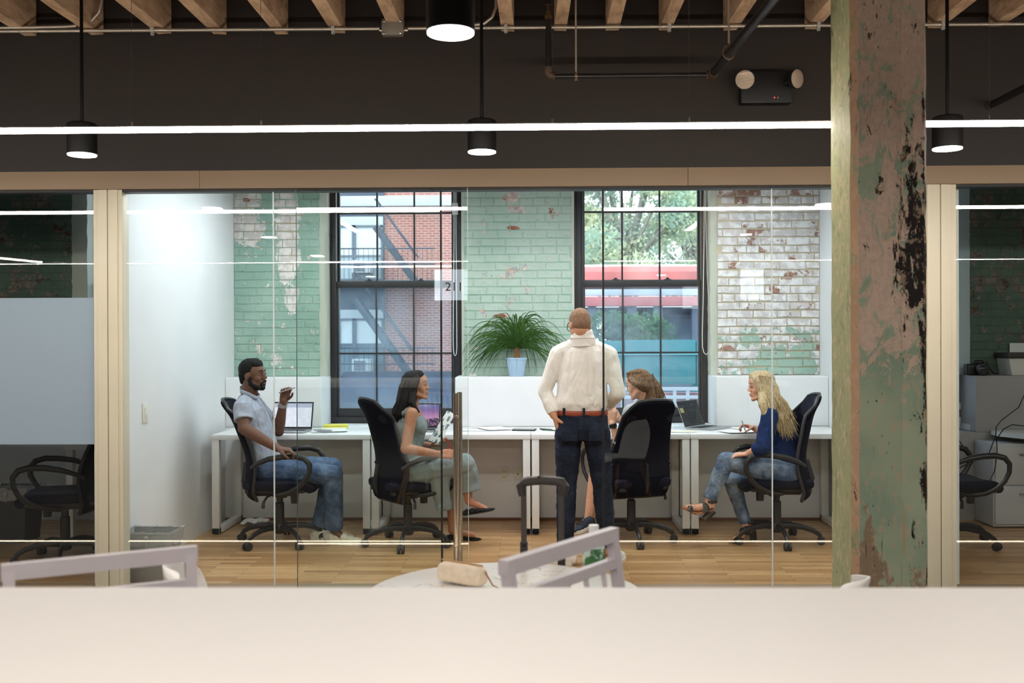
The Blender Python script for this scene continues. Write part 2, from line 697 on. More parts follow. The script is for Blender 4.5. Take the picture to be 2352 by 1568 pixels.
def jamb(name, pxs, label):
    r = struct(struct_root(name, label))
    for a, b, y0 in pxs:
        B('jamb_profile', M_BEIGE, (P(a, 800, 5.87).x, P(b, 800, 5.87).x, y0, 5.97, 0.0, 2.394), r, bevel=0.003)
    return r


jamb('trim_2', ((216, 227, 5.87), (226, 248, 5.862), (250, 272, 5.862), (271, 281.5, 5.87)), 'beige metal jamb beside the white office wall')
jamb('trim_3', ((2118, 2130, 5.87), (2129, 2159, 5.862), (2161, 2184, 5.862), (2183, 2197, 5.87)), 'beige metal jamb behind the painted post')

# ---- office shell
struct(B('wall_left', M_WHITE, (XL - 0.09, XL, 5.96, 8.9, 0, 3.3), bevel=0), 'white partition wall of the lit office')
struct(B('wall_right', M_WHITE, (XR, XR + 0.09, 5.96, 8.9, 0, 3.3), bevel=0), 'white partition wall behind the post')
struct(B('ceiling_office', M_WHITE, (-9, 9, 5.98, 8.9, 3.2, 3.3), bevel=0))
struct(B('wall_back_base', M_WHITE, (XL, XR, YK, 8.72, 0, 0.770), bevel=0.004), 'white low wall under the windows')
base_trim = struct(B('baseboard_back', simple('brown_shoe_moulding', (112, 74, 48), 0.5), (XL, XR, YK - 0.014, YK, 0, 0.022), bevel=0.004))
for i, (a, b) in enumerate(((XL, P(738, 900, YK).x), (P(1045, 900, YK).x, 0.405), (P(1645, 900, YK).x, XR))):
    struct(B('wall_ledge_%s' % ('left', 'middle', 'right')[i], M_WHITE, (a, b, YK, 8.72, 0.770, 1.185), bevel=0.012, bseg=3),
           ('white ledge below the patchy green brick', 'white ledge holding the potted plant', 'white ledge below the whitewashed brick')[i])

# brick piers, painted in layers
zt = 3.2
lx = lambda px: P(px, 650, YB).x
lz = lambda py: P(1220, py, YB).z
M_B1 = brick_paint('patchy_green_brick', 0.19,
                   [(lx(655), lz(470), .16, .30, -.60), (lx(662), lz(570), .12, .40, -.75), (lx(560), lz(490), .26, .28, -.62), (lx(670), lz(690), .09, .16, -.7),
                    (lx(530), lz(860), .06, .10, -.3), (lx(560), lz(640), .10, .06, -.2), (lx(600), lz(440), .5, .12, -.15)],
                   [(lx(637), lz(673), .05, .04, .4), (lx(565), lz(455), .07, .03, .3), (lx(540), lz(530), .06, .04, .2)], rbias=-0.05, white=(236, 230, 224), mauve=(206, 200, 196))
M_M1 = brick_paint('patchy_green_mortar', 0.16, [(lx(600), lz(480), .35, .30, -.25), (lx(665), lz(560), .12, .35, -.25)], mortar=(178, 166, 140))
M_B2 = brick_paint('mint_green_brick', 0.24,
                   [(lx(1180), lz(452), .14, .06, -.55), (lx(1190), lz(480), .13, .06, -.5), (lx(1265), lz(486), .03, .04, -.5), (lx(1178), lz(523), .10, .035, -.6),
                    (lx(1150), lz(725), .12, .03, -.6), (lx(1175), lz(630), .10, .10, -.22), (lx(1110), lz(510), .05, .05, -.3), (lx(1180), lz(690), .06, .08, -.2),
                    (lx(1080), lz(840), .06, .12, -.2)],
                   [(lx(1178), lz(523), .12, .05, .5), (lx(1140), lz(726), .12, .05, .5), (lx(1160), lz(455), .16, .05, .22), (lx(1265), lz(486), .05, .05, .5)],
                   green=(164, 188, 174), green2=(180, 200, 188), rbias=-0.06, white=(222, 208, 196))
M_M2 = brick_paint('mint_green_mortar', 0.20, [(lx(1180), lz(465), .18, .10, -.4)], mortar=(200, 180, 150), green=(138, 174, 152), green2=(160, 190, 170))
M_B3 = brick_paint('whitewashed_brick', -0.30,
                   [(lx(1770), lz(840), .95, .52, .46), (lx(1720), lz(770), .22, .14, .20), (lx(1850), lz(770), .20, .20, .20), (lx(1860), lz(850), .15, .1, .2),
                    (lx(1665), lz(845), .12, .1, .2)],
                   [(lx(1700), lz(450), .5, .10, .14), (lx(1810), lz(635), .10, .06, .2), (lx(1720), lz(815), .06, .05, .25)],
                   randomise=0.30, white=(238, 238, 240), mauve=(208, 204, 204), red=(170, 130, 116), rbias=-0.03)
M_M3 = brick_paint('whitewashed_mortar', -0.34, [(lx(1790), lz(830), .75, .38, .28)], mortar=(200, 189, 164))
M_B4 = brick_paint('shaded_green_brick', 0.05, [], [], green=(82, 104, 90), green2=(100, 120, 104), white=(136, 128, 116), mauve=(112, 104, 98), red=(96, 66, 52), rbias=0.04)  # brick and mortar paint darkened to hold the unlit offices' shade
M_M4 = brick_paint('shaded_green_mortar', 0.10, mortar=(112, 96, 74), green=(82, 104, 90), green2=(100, 120, 104))

brick_pier('wall_back_left', 'patchy green painted brick behind the seated man', XL, lx(736), 1.185, zt, M_B1, M_M1, 1)
brick_pier('wall_back_middle', 'mint green painted brick between the windows', lx(1064), lx(1316), 1.185, zt, M_B2, M_M2, 2)
brick_pier('wall_back_right', 'whitewashed brick with green remnants above the blonde woman', lx(1647), XR, 1.185, zt, M_B3, M_M3, 3, 0.010, 0.010)
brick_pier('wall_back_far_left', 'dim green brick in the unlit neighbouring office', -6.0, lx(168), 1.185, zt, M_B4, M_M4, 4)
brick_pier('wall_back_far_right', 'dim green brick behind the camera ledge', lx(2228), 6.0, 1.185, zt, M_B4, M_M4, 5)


def plaster_return(name, px0, px1, m, seed):
    """Uneven plaster strip that returns from the brick to the window."""
    random.seed(seed)
    x0, x1 = lx(px0), lx(px1)
    mb = MB()
    g = []
    for i in range(40):
        z = 1.185 + (3.2 - 1.185) * i / 39
        j = lambda s=.003: random.uniform(-s, s)
        g.append([mb.bm.verts.new(q) for q in ((x0 + j(), YB + .14, z), (x0 + j(.005), YB - .004 + j(), z), ((x0 + x1) / 2 + j(), YB - .014 + j(), z), (x1 + j(.004), YB + .004 + j(), z), (x1, YB + .14, z))])
    for i in range(39):
        for k in range(5):
            mb.bm.faces.new((g[i][k], g[i][(k + 1) % 5], g[i + 1][(k + 1) % 5], g[i + 1][k]))
    mb.bm.faces.new(g[0][::-1]); mb.bm.faces.new(g[-1])
    return struct(mb.build(name, m, angle=60))


plaster_return('trim_4', 734, 751, M_JAMB, 1)
plaster_return('trim_5', 1631, 1649, M_JAMB, 2)
plaster_return('trim_6', 166, 200, M_JAMB, 3)
plaster_return('trim_7', 2197, 2230, M_JAMB2, 4)
for i, (a, b) in enumerate(((1060, 1066), (1313, 1319))):
    struct(B('trim_%d' % (8 + i), M_JAMB, (lx(a), lx(b), YB - 0.004, YB + 0.14, 1.185, 3.2), bevel=0.004))

# rooms to either side, lights off
for s, nm in ((-1, 'left'), (1, 'right')):
    X0 = XL - 0.09 if s < 0 else XR + 0.09
    a, b = sorted((X0, s * 6.0))
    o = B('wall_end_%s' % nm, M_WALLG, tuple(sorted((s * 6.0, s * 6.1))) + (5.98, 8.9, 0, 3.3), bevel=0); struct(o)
    # low wall and window gap
    if s < 0:
        g0, g1 = lx(200), XL - 0.13
    else:
        g0, g1 = XR + 0.13, P(2241, 900, YK).x
    M_LOW = M_WALLG if s < 0 else plaster('shaded_office_plaster', (164, 161, 160))  # darker plaster copy: the dim office's shade is put into its colour
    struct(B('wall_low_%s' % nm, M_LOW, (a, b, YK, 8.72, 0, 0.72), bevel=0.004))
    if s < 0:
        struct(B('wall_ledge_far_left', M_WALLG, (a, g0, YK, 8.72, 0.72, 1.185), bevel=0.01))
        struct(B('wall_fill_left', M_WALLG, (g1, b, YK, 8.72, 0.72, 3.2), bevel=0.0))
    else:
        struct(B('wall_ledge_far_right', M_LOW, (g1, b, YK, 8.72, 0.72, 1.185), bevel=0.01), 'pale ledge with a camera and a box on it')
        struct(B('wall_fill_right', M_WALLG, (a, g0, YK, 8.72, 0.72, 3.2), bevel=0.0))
# masonry behind the piers, above the windows and outside face
OUT = plaster('outer_masonry', (120, 108, 100))
segs = ((-6.1, lx(185)), (XL - 0.12, lx(745)), (lx(1062), lx(1318)), (lx(1640), XR + 0.12), (lx(2215), 6.1))
for i, (a, b) in enumerate(segs):
    struct(B('wall_outer_%s' % ('far_left', 'left', 'middle', 'right', 'far_right')[i], OUT, (a, b, 8.70, 8.95, -1.2, 3.3), bevel=0))
struct(B('wall_outer_below', OUT, (-9.1, 9.1, 8.72, 8.95, -1.2, 0.74), bevel=0))
struct(B('wall_outer_above', OUT, (-9.1, 9.1, 8.60, 8.95, 3.12, 3.7), bevel=0))
for s in (-1, 1):
    struct(B('wall_outer_end_%s' % ('left' if s < 0 else 'right'), OUT, tuple(sorted((s * 6.05, s * 9.1))) + (8.60, 8.95, 0, 3.3), bevel=0))


# ---- double-hung windows
def window(name, x0, x1, label, dirty):
    r = struct(struct_root(name, label))
    z0, z1 = 0.775, 3.12
    fw = 0.085
    mb = MB()
    mb.box(x0, x0 + fw, YW, 8.82, z0, z1).box(x1 - fw, x1, YW, 8.82, z0, z1)
    mb.box(x0, x1, YW, 8.82, z1 - 0.08, z1).box(x0, x1, YW - 0.01, 8.86, z0, z0 + 0.05)
    mb.box(x0 + 0.03, x0 + 0.042, YW - 0.012, YW, z0, z1).box(x1 - 0.042, x1 - 0.03, YW - 0.012, YW, z0, z1)
    mb.box(x0 + 0.072, x0 + 0.085, YW - 0.008, YW, z0, z1).box(x1 - 0.085, x1 - 0.072, YW - 0.008, YW, z0, z1)
    mb.build('window_frame', M_FRAME, r, bevel=0.004)
    zm = 1.985
    xa, xb = x0 + fw - 0.004, x1 - fw + 0.004
    for nm, y, za, zb in (('lower', YW + 0.02, z0 + 0.05, zm + 0.02), ('upper', YW + 0.075, zm - 0.022, z1 - 0.08)):
        st = 0.022
        rail_b = 0.075 if nm == 'lower' else 0.05
        rail_t = 0.055 if nm == 'lower' else 0.05
        mb = MB()
        mb.box(xa, xa + st, y, y + 0.04, za, zb).box(xb - st, xb, y, y + 0.04, za, zb)
        mb.box(xa, xb, y - 0.004, y + 0.04, za, za + rail_b).box(xa, xb, y - 0.004, y + 0.04, zb - rail_t, zb)
        sash = mb.build('sash', M_FRAME, r, bevel=0.003)
        gx0, gx1, gz0, gz1 = xa + st, xb - st, za + rail_b, zb - rail_t
        nz = 2
        cut = (lambda k: gx0 + (gx1 - gx0) * k / 3)
        zc = P(1000, 811, YW + .03).z if nm == 'lower' else P(1000, 489, YW + .09).z
        zs = [gz0, zc, gz1]
        for k in (1, 2):
            B('muntin', M_FRAME, (cut(k) - 0.007, cut(k) + 0.007, y + 0.006, y + 0.034, gz0, gz1), sash, bevel=0.002)
        B('muntin', M_FRAME, (gx0, gx1, y + 0.007, y + 0.033, zc - 0.008, zc + 0.008), sash, bevel=0.002)
        for k in range(3):
            for q in range(2):
                B('pane', M_PANE_DIRTY if (dirty and nm == 'lower') else M_PANE, (cut(k), cut(k + 1), y + 0.018, y + 0.022, zs[q], zs[q + 1]), sash, bevel=0)
        if nm == 'lower':
            for kx in (0.28, 0.72):
                xx = xa + (xb - xa) * kx
                MB().box(xx - 0.03, xx + 0.03, y - 0.002, y + 0.035, zb, zb + 0.010).lathe([(0.014, 0), (0.014, 0.014), (0.006, 0.018)], (xx, y + 0.018, zb + 0.008), 12).build('sash_lock', M_FRAME, sash, bevel=0.002)
    return r


window('window_1', P(750, 650, YW).x, P(1063, 650, YW).x, 'dark framed sash window facing the red brick house', True)
window('window_2', P(1317, 650, YW).x, P(1633, 650, YW).x, 'dark framed sash window facing the trees', True)
window('window_3', P(197, 650, YW).x, XL - 0.10, 'dark window edge in the unlit office', True)
window('window_4', XR + 0.10, P(2199, 650, YW).x, 'window edge in the dim office beyond the post', True)

# ---- glass front: fixed panes, sliding door, film
gz0, gz1 = 0.02, 2.392


def gpane(parent, pa, pb, y, th=0.010, name='pane'):
    return B(name, M_GLASS, (P(pa, 800, y).x, P(pb, 800, y).x, y, y + th, gz0, gz1), parent, bevel=0)


def strip(parent, px, y, w, m, name, th=0.012):
    x = P(px, 800, y).x
    return B(name, m, (x - w / 2, x + w / 2, y - 0.001, y + th, gz0, gz1), parent, bevel=0)


w5 = struct(struct_root('window_5', 'fixed clear glass panes in front of the seated man'))
gpane(w5, 281, 627.5, 5.905); gpane(w5, 629.5, 1012, 5.905)
strip(w5, 628.5, 5.905, 0.006, M_EDGE, 'glass_joint')
strip(w5, 1013.5, 5.905, 0.011, M_SEAL, 'edge_seal')
w6 = struct(struct_root('window_6', 'fixed clear glass panes in front of the blonde woman'))
gpane(w6, 1387.5, 1772.5, 5.905); gpane(w6, 1774.5, 2118, 5.905)
strip(w6, 1386, 5.905, 0.011, M_SEAL, 'edge_seal')
strip(w6, 1773.5, 5.905, 0.006, M_EDGE, 'glass_joint')
w7 = struct(struct_root('window_7', 'glass pane with a frosted band before the unlit office'))
B('pane', M_GLASS, (-6.0, P(217, 800, 5.905).x, 5.905, 5.915, gz0, gz1), w7, bevel=0)
tf = NT('frosted_film')
_d = tf.n('BsdfDiffuse'); _d.inputs[0].default_value = rgb(202, 216, 238)
_t = tf.n('BsdfTranslucent'); _t.inputs[0].default_value = rgb(196, 208, 220)
_m = tf.n('MixShader'); _m.inputs[0].default_value = 0.2
tf.l(_d.outputs[0], _m.inputs[1]); tf.l(_t.outputs[0], _m.inputs[2])
_tr = tf.n('BsdfTransparent'); _m2 = tf.n('MixShader'); _m2.inputs[0].default_value = 0.95
tf.l(_tr.outputs[0], _m2.inputs[1]); tf.l(_m.outputs[0], _m2.inputs[2]); tf.l(_m2.outputs[0], tf.out.inputs[0])
B('frosted_film', tf.m, (-6.0, P(216.5, 800, 5.918).x, 5.9165, 5.918, P(100, 1020, 5.918).z, P(100, 684, 5.918).z), w7, bevel=0)
w8 = struct(struct_root('window_8', 'glass pane before the dim office beyond the post'))
B('pane', M_GLASS, (P(2196, 800, 5.905).x, 6.0, 5.905, 5.915, gz0, gz1), w8, bevel=0)

door = struct(struct_root('door_1', 'frameless sliding glass door with a steel bar handle, slid open'))
gpane(door, 681, 1074.5, 5.858)
strip(door, 681.2, 5.858, 0.0025, simple('dark_glass_edge', (60, 74, 72), 0.3), 'trailing_edge', 0.0115)
strip(door, 1074.8, 5.858, 0.0025, M_EDGE, 'leading_edge', 0.0115)
M_STEEL = simple('brushed_stainless_steel', (206, 188, 170), 0.22, 1.0)
hx = P(1047.5, 1000, 5.80).x
zt_, zb_ = P(1047, 903, 5.80).z, 0.10
hd = MB().cyl((hx, 5.80, zb_), (hx, 5.80, zt_), 0.0165, None, 24).build('handle', M_STEEL, door)
MB().cyl((hx + 0.012, 5.925, zb_), (hx + 0.012, 5.925, zt_), 0.0165, None, 24).build('handle', M_STEEL, door)
for zz in (P(1047, 957, 5.80).z, 0.30):
    MB().cyl((hx, 5.79, zz), (hx, 5.92, zz), 0.009, None, 16).lathe([(0.013, -0.02), (0.013, 0.0), (0.010, 0.004)], (hx, 5.781, zz), 16, Matrix.Rotation(PI / 2, 3, 'X')).build('handle_bolt', M_STEEL, door)
text_mesh('door_number', '211', 0.072, M_BLACK, door, P(1043, 659, 5.856))

# ================================================================== OUTDOORS
GZ = -1.2
struct(B('road', simple('asphalt_street', (150, 152, 156), 0.8, 0, 0.3, 0.1, 1), (-40, 40, 8.95, 70, GZ - 0.2, GZ), bevel=0), 'pale asphalt street outside')

YF = 30.0
fx = lambda px: P(px, 700, YF).x
fz = lambda py: P(1000, py, YF).z


def house_brick():
    t = NT('red_house_brick')
    p = t.pos()
    sep = t.n('SeparateXYZ'); t.l(p, sep.inputs[0])
    cmb = t.n('CombineXYZ'); t.l(sep.outputs[0], cmb.inputs[0]); t.l(sep.outputs[2], cmb.inputs[1])
    br = t.n('TexBrick')
    t.l(cmb.outputs[0], br.inputs['Vector'])
    br.inputs['Color1'].default_value = rgb(190, 128, 116)
    br.inputs['Color2'].default_value = rgb(174, 112, 102)
    br.inputs['Mortar'].default_value = rgb(214, 178, 168)
    br.inputs['Scale'].default_value = 1.0
    br.inputs['Mortar Size'].default_value = 0.012
    br.inputs['Brick Width'].default_value = 0.22
    br.inputs['Row Height'].default_value = 0.075
    t.bsdf(br.outputs['Color'], 0.8, 0, 0.2)
    return t.m


M_HB = house_brick()
M_STONE = simple('pale_house_trim', (206, 212, 216), 0.7, 0, 0.3, 0.05, 1)
M_SHADE = simple('window_blind_white', (232, 238, 240), 0.6)
M_HGLASS = simple('dark_house_glass', (120, 138, 150), 0.15)
M_WFRAME = simple('grey_house_window_frame', (112, 122, 134), 0.6)
M_HPALE = simple('pale_house_glass', (176, 194, 202), 0.2)
M_IRON = simple('weathered_iron', (74, 84, 98), 0.6)

house = thing('brick_house', (fx(700), YF, GZ), 'red brick house with pale windows seen through the sash window', 'building')
B('wall', M_HB, (-14, fx(1200), YF, YF + 6, GZ, 9.5), house, bevel=0)
B('pale_wall_strip', simple('grey_rendered_wall', (98, 106, 120), 0.8, 0, 0.2, 0.06, 0.8), (-14, fx(884), YF - 0.10, YF, GZ, 9.5), house, bevel=0)
B('cornice', M_STONE, (-14, fx(1200), YF - 0.3, YF, fz(475), fz(452)), house, bevel=0.01)
for py_top, py_bot, py_mid in ((522, 640, 588), (735, 855, 790), (300, 420, 360)):
    za, zb, zm = fz(py_bot), fz(py_top), fz(py_mid)
    B('lintel', M_STONE, (fx(776), fx(882), YF - 0.16, YF, zb + 0.02, zb + 0.32), house, bevel=0.01)
    for (a, b) in ((783, 811), (820, 877)):
        x0, x1 = fx(a), fx(b)
        w = MB().box(x0 - .06, x0, YF - .18, YF, za, zb + .06).box(x1, x1 + .06, YF - .18, YF, za, zb + .06).box(x0 - .06, x1 + .06, YF - .18, YF, zb, zb + .06) \
            .box(x0, x1, YF - .17, YF, zm - .03, zm + .03).box(x0 - .08, x1 + .08, YF - .24, YF, za - .08, za).build('window', M_WFRAME, house, bevel=0)
        B('blind', M_SHADE, (x0, x1, YF - 0.12, YF - 0.10, zm, zb), w, bevel=0)
        B('pane', M_HPALE if py_top == 522 else M_HGLASS, (x0, x1, YF - 0.14, YF - 0.11, za, zm), w, bevel=0)
for py in (640, 862):
    zc = fz(py) + 0.16
    ac = MB().box(fx(818), fx(860), YF - .75, YF - .1, zc - .02, zc + .36).build('air_conditioner', M_STONE, house, bevel=0.02)
    g = MB()
    for k in range(6):
        g.box(fx(823), fx(848), YF - .77, YF - .75, zc + .03 + k * .05, zc + .055 + k * .05)
    g.build('grille', M_IRON, ac, bevel=0)

# fire escape
esc = thing('fire_escape', (fx(900), YF - 1.2, fz(652)), 'dark iron fire escape with slanting stairs on the brick house', 'fire escape')
for (pa, pb) in (((868, 525), (962, 655)), ((822, 690), (950, 868))):
    a0, b0 = P(pa[0], pa[1], YF - 1.0), P(pb[0], pb[1], YF - 1.0)
    for dy in (0.0, 0.55):
        a, b = a0 + V((0, -dy, 0)), b0 + V((0, -dy, 0))
        st = MB().tube([a, b], 0.09, 4, 0.35).build('stringer', M_IRON, esc)
        MB().tube([a + V((0, 0, .8)), b + V((0, 0, .8))], 0.022, 6).build('stair_rail', M_IRON, esc)
    for k in range(11):
        c = a0.lerp(b0, (k + .5) / 11)
        B('tread', M_IRON, (c.x - .1, c.x + .1, c.y - .55, c.y, c.z - .015, c.z + .015), esc, bevel=0)
for py in (650, 866):
    z = fz(py)
    B('platform', M_IRON, (fx(770), fx(1012), YF - 1.7, YF - .05, z - .05, z), esc, bevel=0)
    for zz in (z + .45, z + .9):
        MB().tube([(fx(770), YF - 1.68, zz), (fx(1012), YF - 1.68, zz)], 0.02, 6).build('railing', M_IRON, esc)
    x = fx(772)
    while x < fx(1012):
        MB().tube([(x, YF - 1.68, z), (x, YF - 1.68, z + .9)], 0.008, 5).build('baluster', M_IRON, esc)
        x += 0.14

# dark awning and parked van at street level in front of the house
M_NAVY = simple('dark_blue_canvas', (52, 62, 84), 0.7, 0, 0.3, 0.15, 2)
aw = thing('shop_awning', (P(900, 900, 22).x, 22, GZ), 'dark blue shop awning below the fire escape', 'awning')
x0, x1 = P(760, 900, 22).x, P(1060, 900, 22).x
z0, z1 = P(900, 925, 22).z, P(900, 868, 22).z
MB().prism([(x0, 22, z0), (x0, 22, z0 - .12), (x0, 23.4, z1 - .1), (x0, 23.4, z1)], (x1 - x0, 0, 0)).build('canopy', M_NAVY, aw, bevel=0.01)
B('valance', simple('awning_valance', (88, 96, 112), 0.7), (x0, x1, 21.98, 22.0, z0 - .35, z0), aw, bevel=0)
B('shopfront', simple('dark_shopfront', (62, 72, 90), 0.5, 0, 0.5, 0.2, 1.2), (x0, x1, 23.4, 23.6, GZ, z1 + .1), aw, bevel=0)
for xx in (x0 + .1, x1 - .1):
    MB().cyl((xx, 22.05, GZ), (xx, 22.05, z0), 0.03, None, 8).build('post', M_IRON, aw)

# red roofed shed, teal hoarding, white railing, trees
M_RED = simple('faded_red_sheet_steel', (204, 116, 112), 0.55, 0, 0.4, 0.18, 0.9)
M_PINK = simple('sun_bleached_red_paint', (226, 150, 146), 0.6, 0, 0.4, 0.2, 0.7)
M_GREYW = simple('weathered_grey_white', (200, 206, 214), 0.7, 0, 0.3, 0.15, 1.1)
M_TEAL = simple('teal_plywood_hoarding', (72, 140, 146), 0.6, 0, 0.4, 0.12, 0.8)
YS = 20.0
sx0, sx1 = P(1245, 700, YS).x, P(1760, 700, YS).x
sz = lambda py: P(1475, py, YS).z
shed = thing('red_shed', ((sx0 + sx1) / 2, YS, GZ), 'long low shed with faded red fascia beneath the tree', 'building')
B('roof', M_PINK, (sx0, sx1, YS + 0.35, YS + 5, sz(640), sz(608)), shed, bevel=0.02)
B('upper_fascia', M_RED, (sx0, sx1, YS + 0.10, YS + 0.36, sz(658), sz(622)), shed, bevel=0.02)
B('gutter', M_GREYW, (sx0, sx1, YS - 0.05, YS + 0.1, sz(679), sz(664)), shed, bevel=0.02)
B('lower_fascia', M_RED, (sx0, sx1, YS - 0.1, YS + 0.3, sz(703), sz(681)), shed, bevel=0.02)
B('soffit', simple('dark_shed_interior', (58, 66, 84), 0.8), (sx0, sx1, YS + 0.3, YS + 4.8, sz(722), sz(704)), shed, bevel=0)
for px in (1360, 1452, 1512, 1600, 1700):
    xx = P(px, 700, YS).x
    B('post', simple('shed_post_grey', (104, 112, 128), 0.7), (xx - .09, xx + .09, YS, YS + .2, GZ, sz(704)), shed, bevel=0.01)
B('back_wall', simple('shed_grey_wall', (126, 142, 156), 0.8, 0, 0.3, 0.15, 0.8), (P(1520, 700, YS + 4.5).x, sx1, YS + 4.4, YS + 4.6, GZ, sz(708)), shed, bevel=0)

YT = 17.0
hz = lambda py: P(1475, py, YT).z
hoard = thing('teal_hoarding', (P(1475, 800, YT).x, YT, GZ), 'teal painted hoarding in front of the red shed', 'fence')
x = P(1270, 800, YT).x
while x < P(1740, 800, YT).x:
    B('panel', M_TEAL, (x + .006, x + 1.21, YT, YT + .04, hz(882), hz(781) + random.uniform(-.015, .015)), hoard, bevel=0.004)
    B('post', M_TEAL, (x - .05, x + .05, YT + .04, YT + .14, GZ, hz(785)), hoard, bevel=0)
    x += 1.22
B('rail', simple('teal_top_rail', (120, 186, 190), 0.6), (P(1270, 800, YT).x, P(1740, 800, YT).x, YT - .03, YT, hz(815), hz(811)), hoard, bevel=0)

YR = 15.0
rz_ = lambda py: P(1475, py, YR).z
rail = thing('white_railing', (P(1475, 900, YR).x, YR, GZ), 'white metal railing below the teal hoarding', 'railing')
for py in (893, 912):
    B('rail', M_STONE, (P(1330, 900, YR).x, P(1680, 900, YR).x, YR, YR + .04, rz_(py) - .025, rz_(py) + .025), rail, bevel=0)
for px in range(1340, 1680, 30):
    xx = P(px, 900, YR).x
    B('post', M_STONE, (xx - .025, xx + .025, YR + .005, YR + .035, GZ, rz_(890)), rail, bevel=0)
B('low_wall', simple('reddish_low_wall', (150, 110, 112), 0.8, 0, 0.3, 0.3, 2), (P(1330, 900, YR).x, P(1680, 900, YR).x, YR + .3, YR + .5, GZ, rz_(905)), rail, bevel=0)


def leaf_mat(name, a, b):
    t = NT(name)
    p = t.pos()
    c = t.mix(t.ramp(t.noise(p, 1.1, 4, 0.6), 0.35, 0.65), rgb(*a), rgb(*b))
    d = t.n('BsdfDiffuse'); t.l(c, d.inputs[0])
    tr = t.n('BsdfTranslucent'); t.l(c, tr.inputs[0])
    m = t.n('MixShader'); m.inputs[0].default_value = 0.45
    t.l(d.outputs[0], m.inputs[1]); t.l(tr.outputs[0], m.inputs[2]); t.l(m.outputs[0], t.out.inputs[0])
    return t.m


M_LEAF = leaf_mat('pale_tree_leaf', (168, 200, 184), (224, 228, 192))  # pale leaf greens mixed at random by noise
M_LEAF2 = leaf_mat('shrub_leaf', (66, 110, 84), (126, 160, 112))
M_BARK = simple('grey_tree_bark', (150, 146, 138), 0.9, 0, 0.2, 0.2, 4)


def leaf_cloud(name, mat, parent, clumps, per, size, seed):
    random.seed(seed)
    vs, fs = [], []
    for (c, r) in clumps:
        for i in range(per):
            d = V((random.gauss(0, 1), random.gauss(0, 1), random.gauss(0, 1)))
            d.normalize()
            p = V(c) + V((d.x * r[0], d.y * r[1], d.z * r[2])) * (random.random() ** 0.45)
            e = Euler((random.uniform(-1.2, 1.2), random.uniform(-1.2, 1.2), random.uniform(0, 6.28))).to_matrix()
            L, W = size * random.uniform(.7, 1.3), size * random.uniform(.35, .6)
            k = len(vs)
            for q in ((-L, 0, 0), (0, -W, .1 * L), (L, 0, 0), (0, W, .1 * L)):
                vs.append(p + e @ V(q))
            fs.append((k, k + 1, k + 2, k + 3))
    me = bpy.data.meshes.new(name)
    inv = MATRIX[parent.name].inverted()
    me.from_pydata([inv @ v for v in vs], [], fs)
    me.materials.append(mat)
    o = link(name, me, parent)
    o['kind'] = 'stuff'
    return o


def tree(px, D, z0, z1, rx, seed, label, per=760):
    base = P(px, 800, D)
    root = thing('street_tree', (base.x, D, GZ), label, 'tree', 'trees outside the sash window')
    random.seed(seed)
    zc = z0 + 0.3
    trunk = MB().tube([(base.x, D, GZ), (base.x + .1, D, zc * .5), (base.x, D, zc + 1)], [.28, .22, .14], 8).build('trunk', M_BARK, root)
    cl = []
    for i in range(26):
        a = random.uniform(0, 6.28); q = random.random() ** .6
        c = V((base.x + math.cos(a) * q * rx, D + math.sin(a) * q * rx * .8, random.uniform(z0, z1)))
        cl.append((c, (random.uniform(.7, 1.2), random.uniform(.6, 1.0), random.uniform(.45, .8))))
        MB().tube([(base.x, D, zc), c.lerp(V((base.x, D, zc)), .4) + V((0, 0, .3)), c], [.09, .05, .02], 5).build('branch', M_BARK, root)
    leaf_cloud('foliage', M_LEAF, root, cl, per, .085, seed)
    return root


tree(1432, 29.5, 3.2, 8.6, 2.2, 5, 'tall pale green tree above the red shed, nearer the potted plant')
tree(1600, 36, 3.2, 9.5, 2.9, 6, 'tall pale green tree above the red shed, nearer the whitewashed brick')
sh = thing('shrub', (P(1480, 760, 19).x, 19, GZ), 'dark green shrub growing behind the teal hoarding', 'shrub')
MB().tube([(P(1480, 760, 19).x, 19, GZ), (P(1480, 760, 19).x, 19, 1.3)], [.06, .03], 6).build('stem', M_BARK, sh)
leaf_cloud('foliage', M_LEAF2, sh, [(P(px, py, 19), (.45, .4, .3)) for px, py in ((1400, 745), (1440, 755), (1480, 748), (1500, 765), (1415, 770), (1460, 775))], 260, .075, 9)

# ================================================================== FURNITURE
M_DESK = simple('white_laminate', (238, 238, 238), 0.35, 0, 0.5)
M_LEGW = simple('white_powder_coat', (228, 228, 226), 0.4)
M_PLASTIC = simple('black_nylon', (30, 28, 30), 0.38, 0, 0.5)
M_SEAT = simple('navy_black_seat_fabric', (22, 22, 36), 0.85, 0, 0.2, 0.25, 30, 0.4, 300)
M_RUBBER = simple('dark_caster_rubber', (38, 36, 36), 0.5)


def mesh_fabric():
    t = NT('black_mesh_fabric')
    o = t.obj()
    w = t.n('TexWave'); w.bands_direction = 'Z'
    t.l(o, w.inputs[0]); w.inputs['Scale'].default_value = 55; w.inputs['Distortion'].default_value = 3.0
    c = t.mix(w.outputs[1], rgb(7, 7, 14), rgb(18, 19, 34))
    t.bsdf(c, 0.8, 0, 0.08, w.outputs[1], 0.3, 0.002)
    return t.m


M_MESH = mesh_fabric()


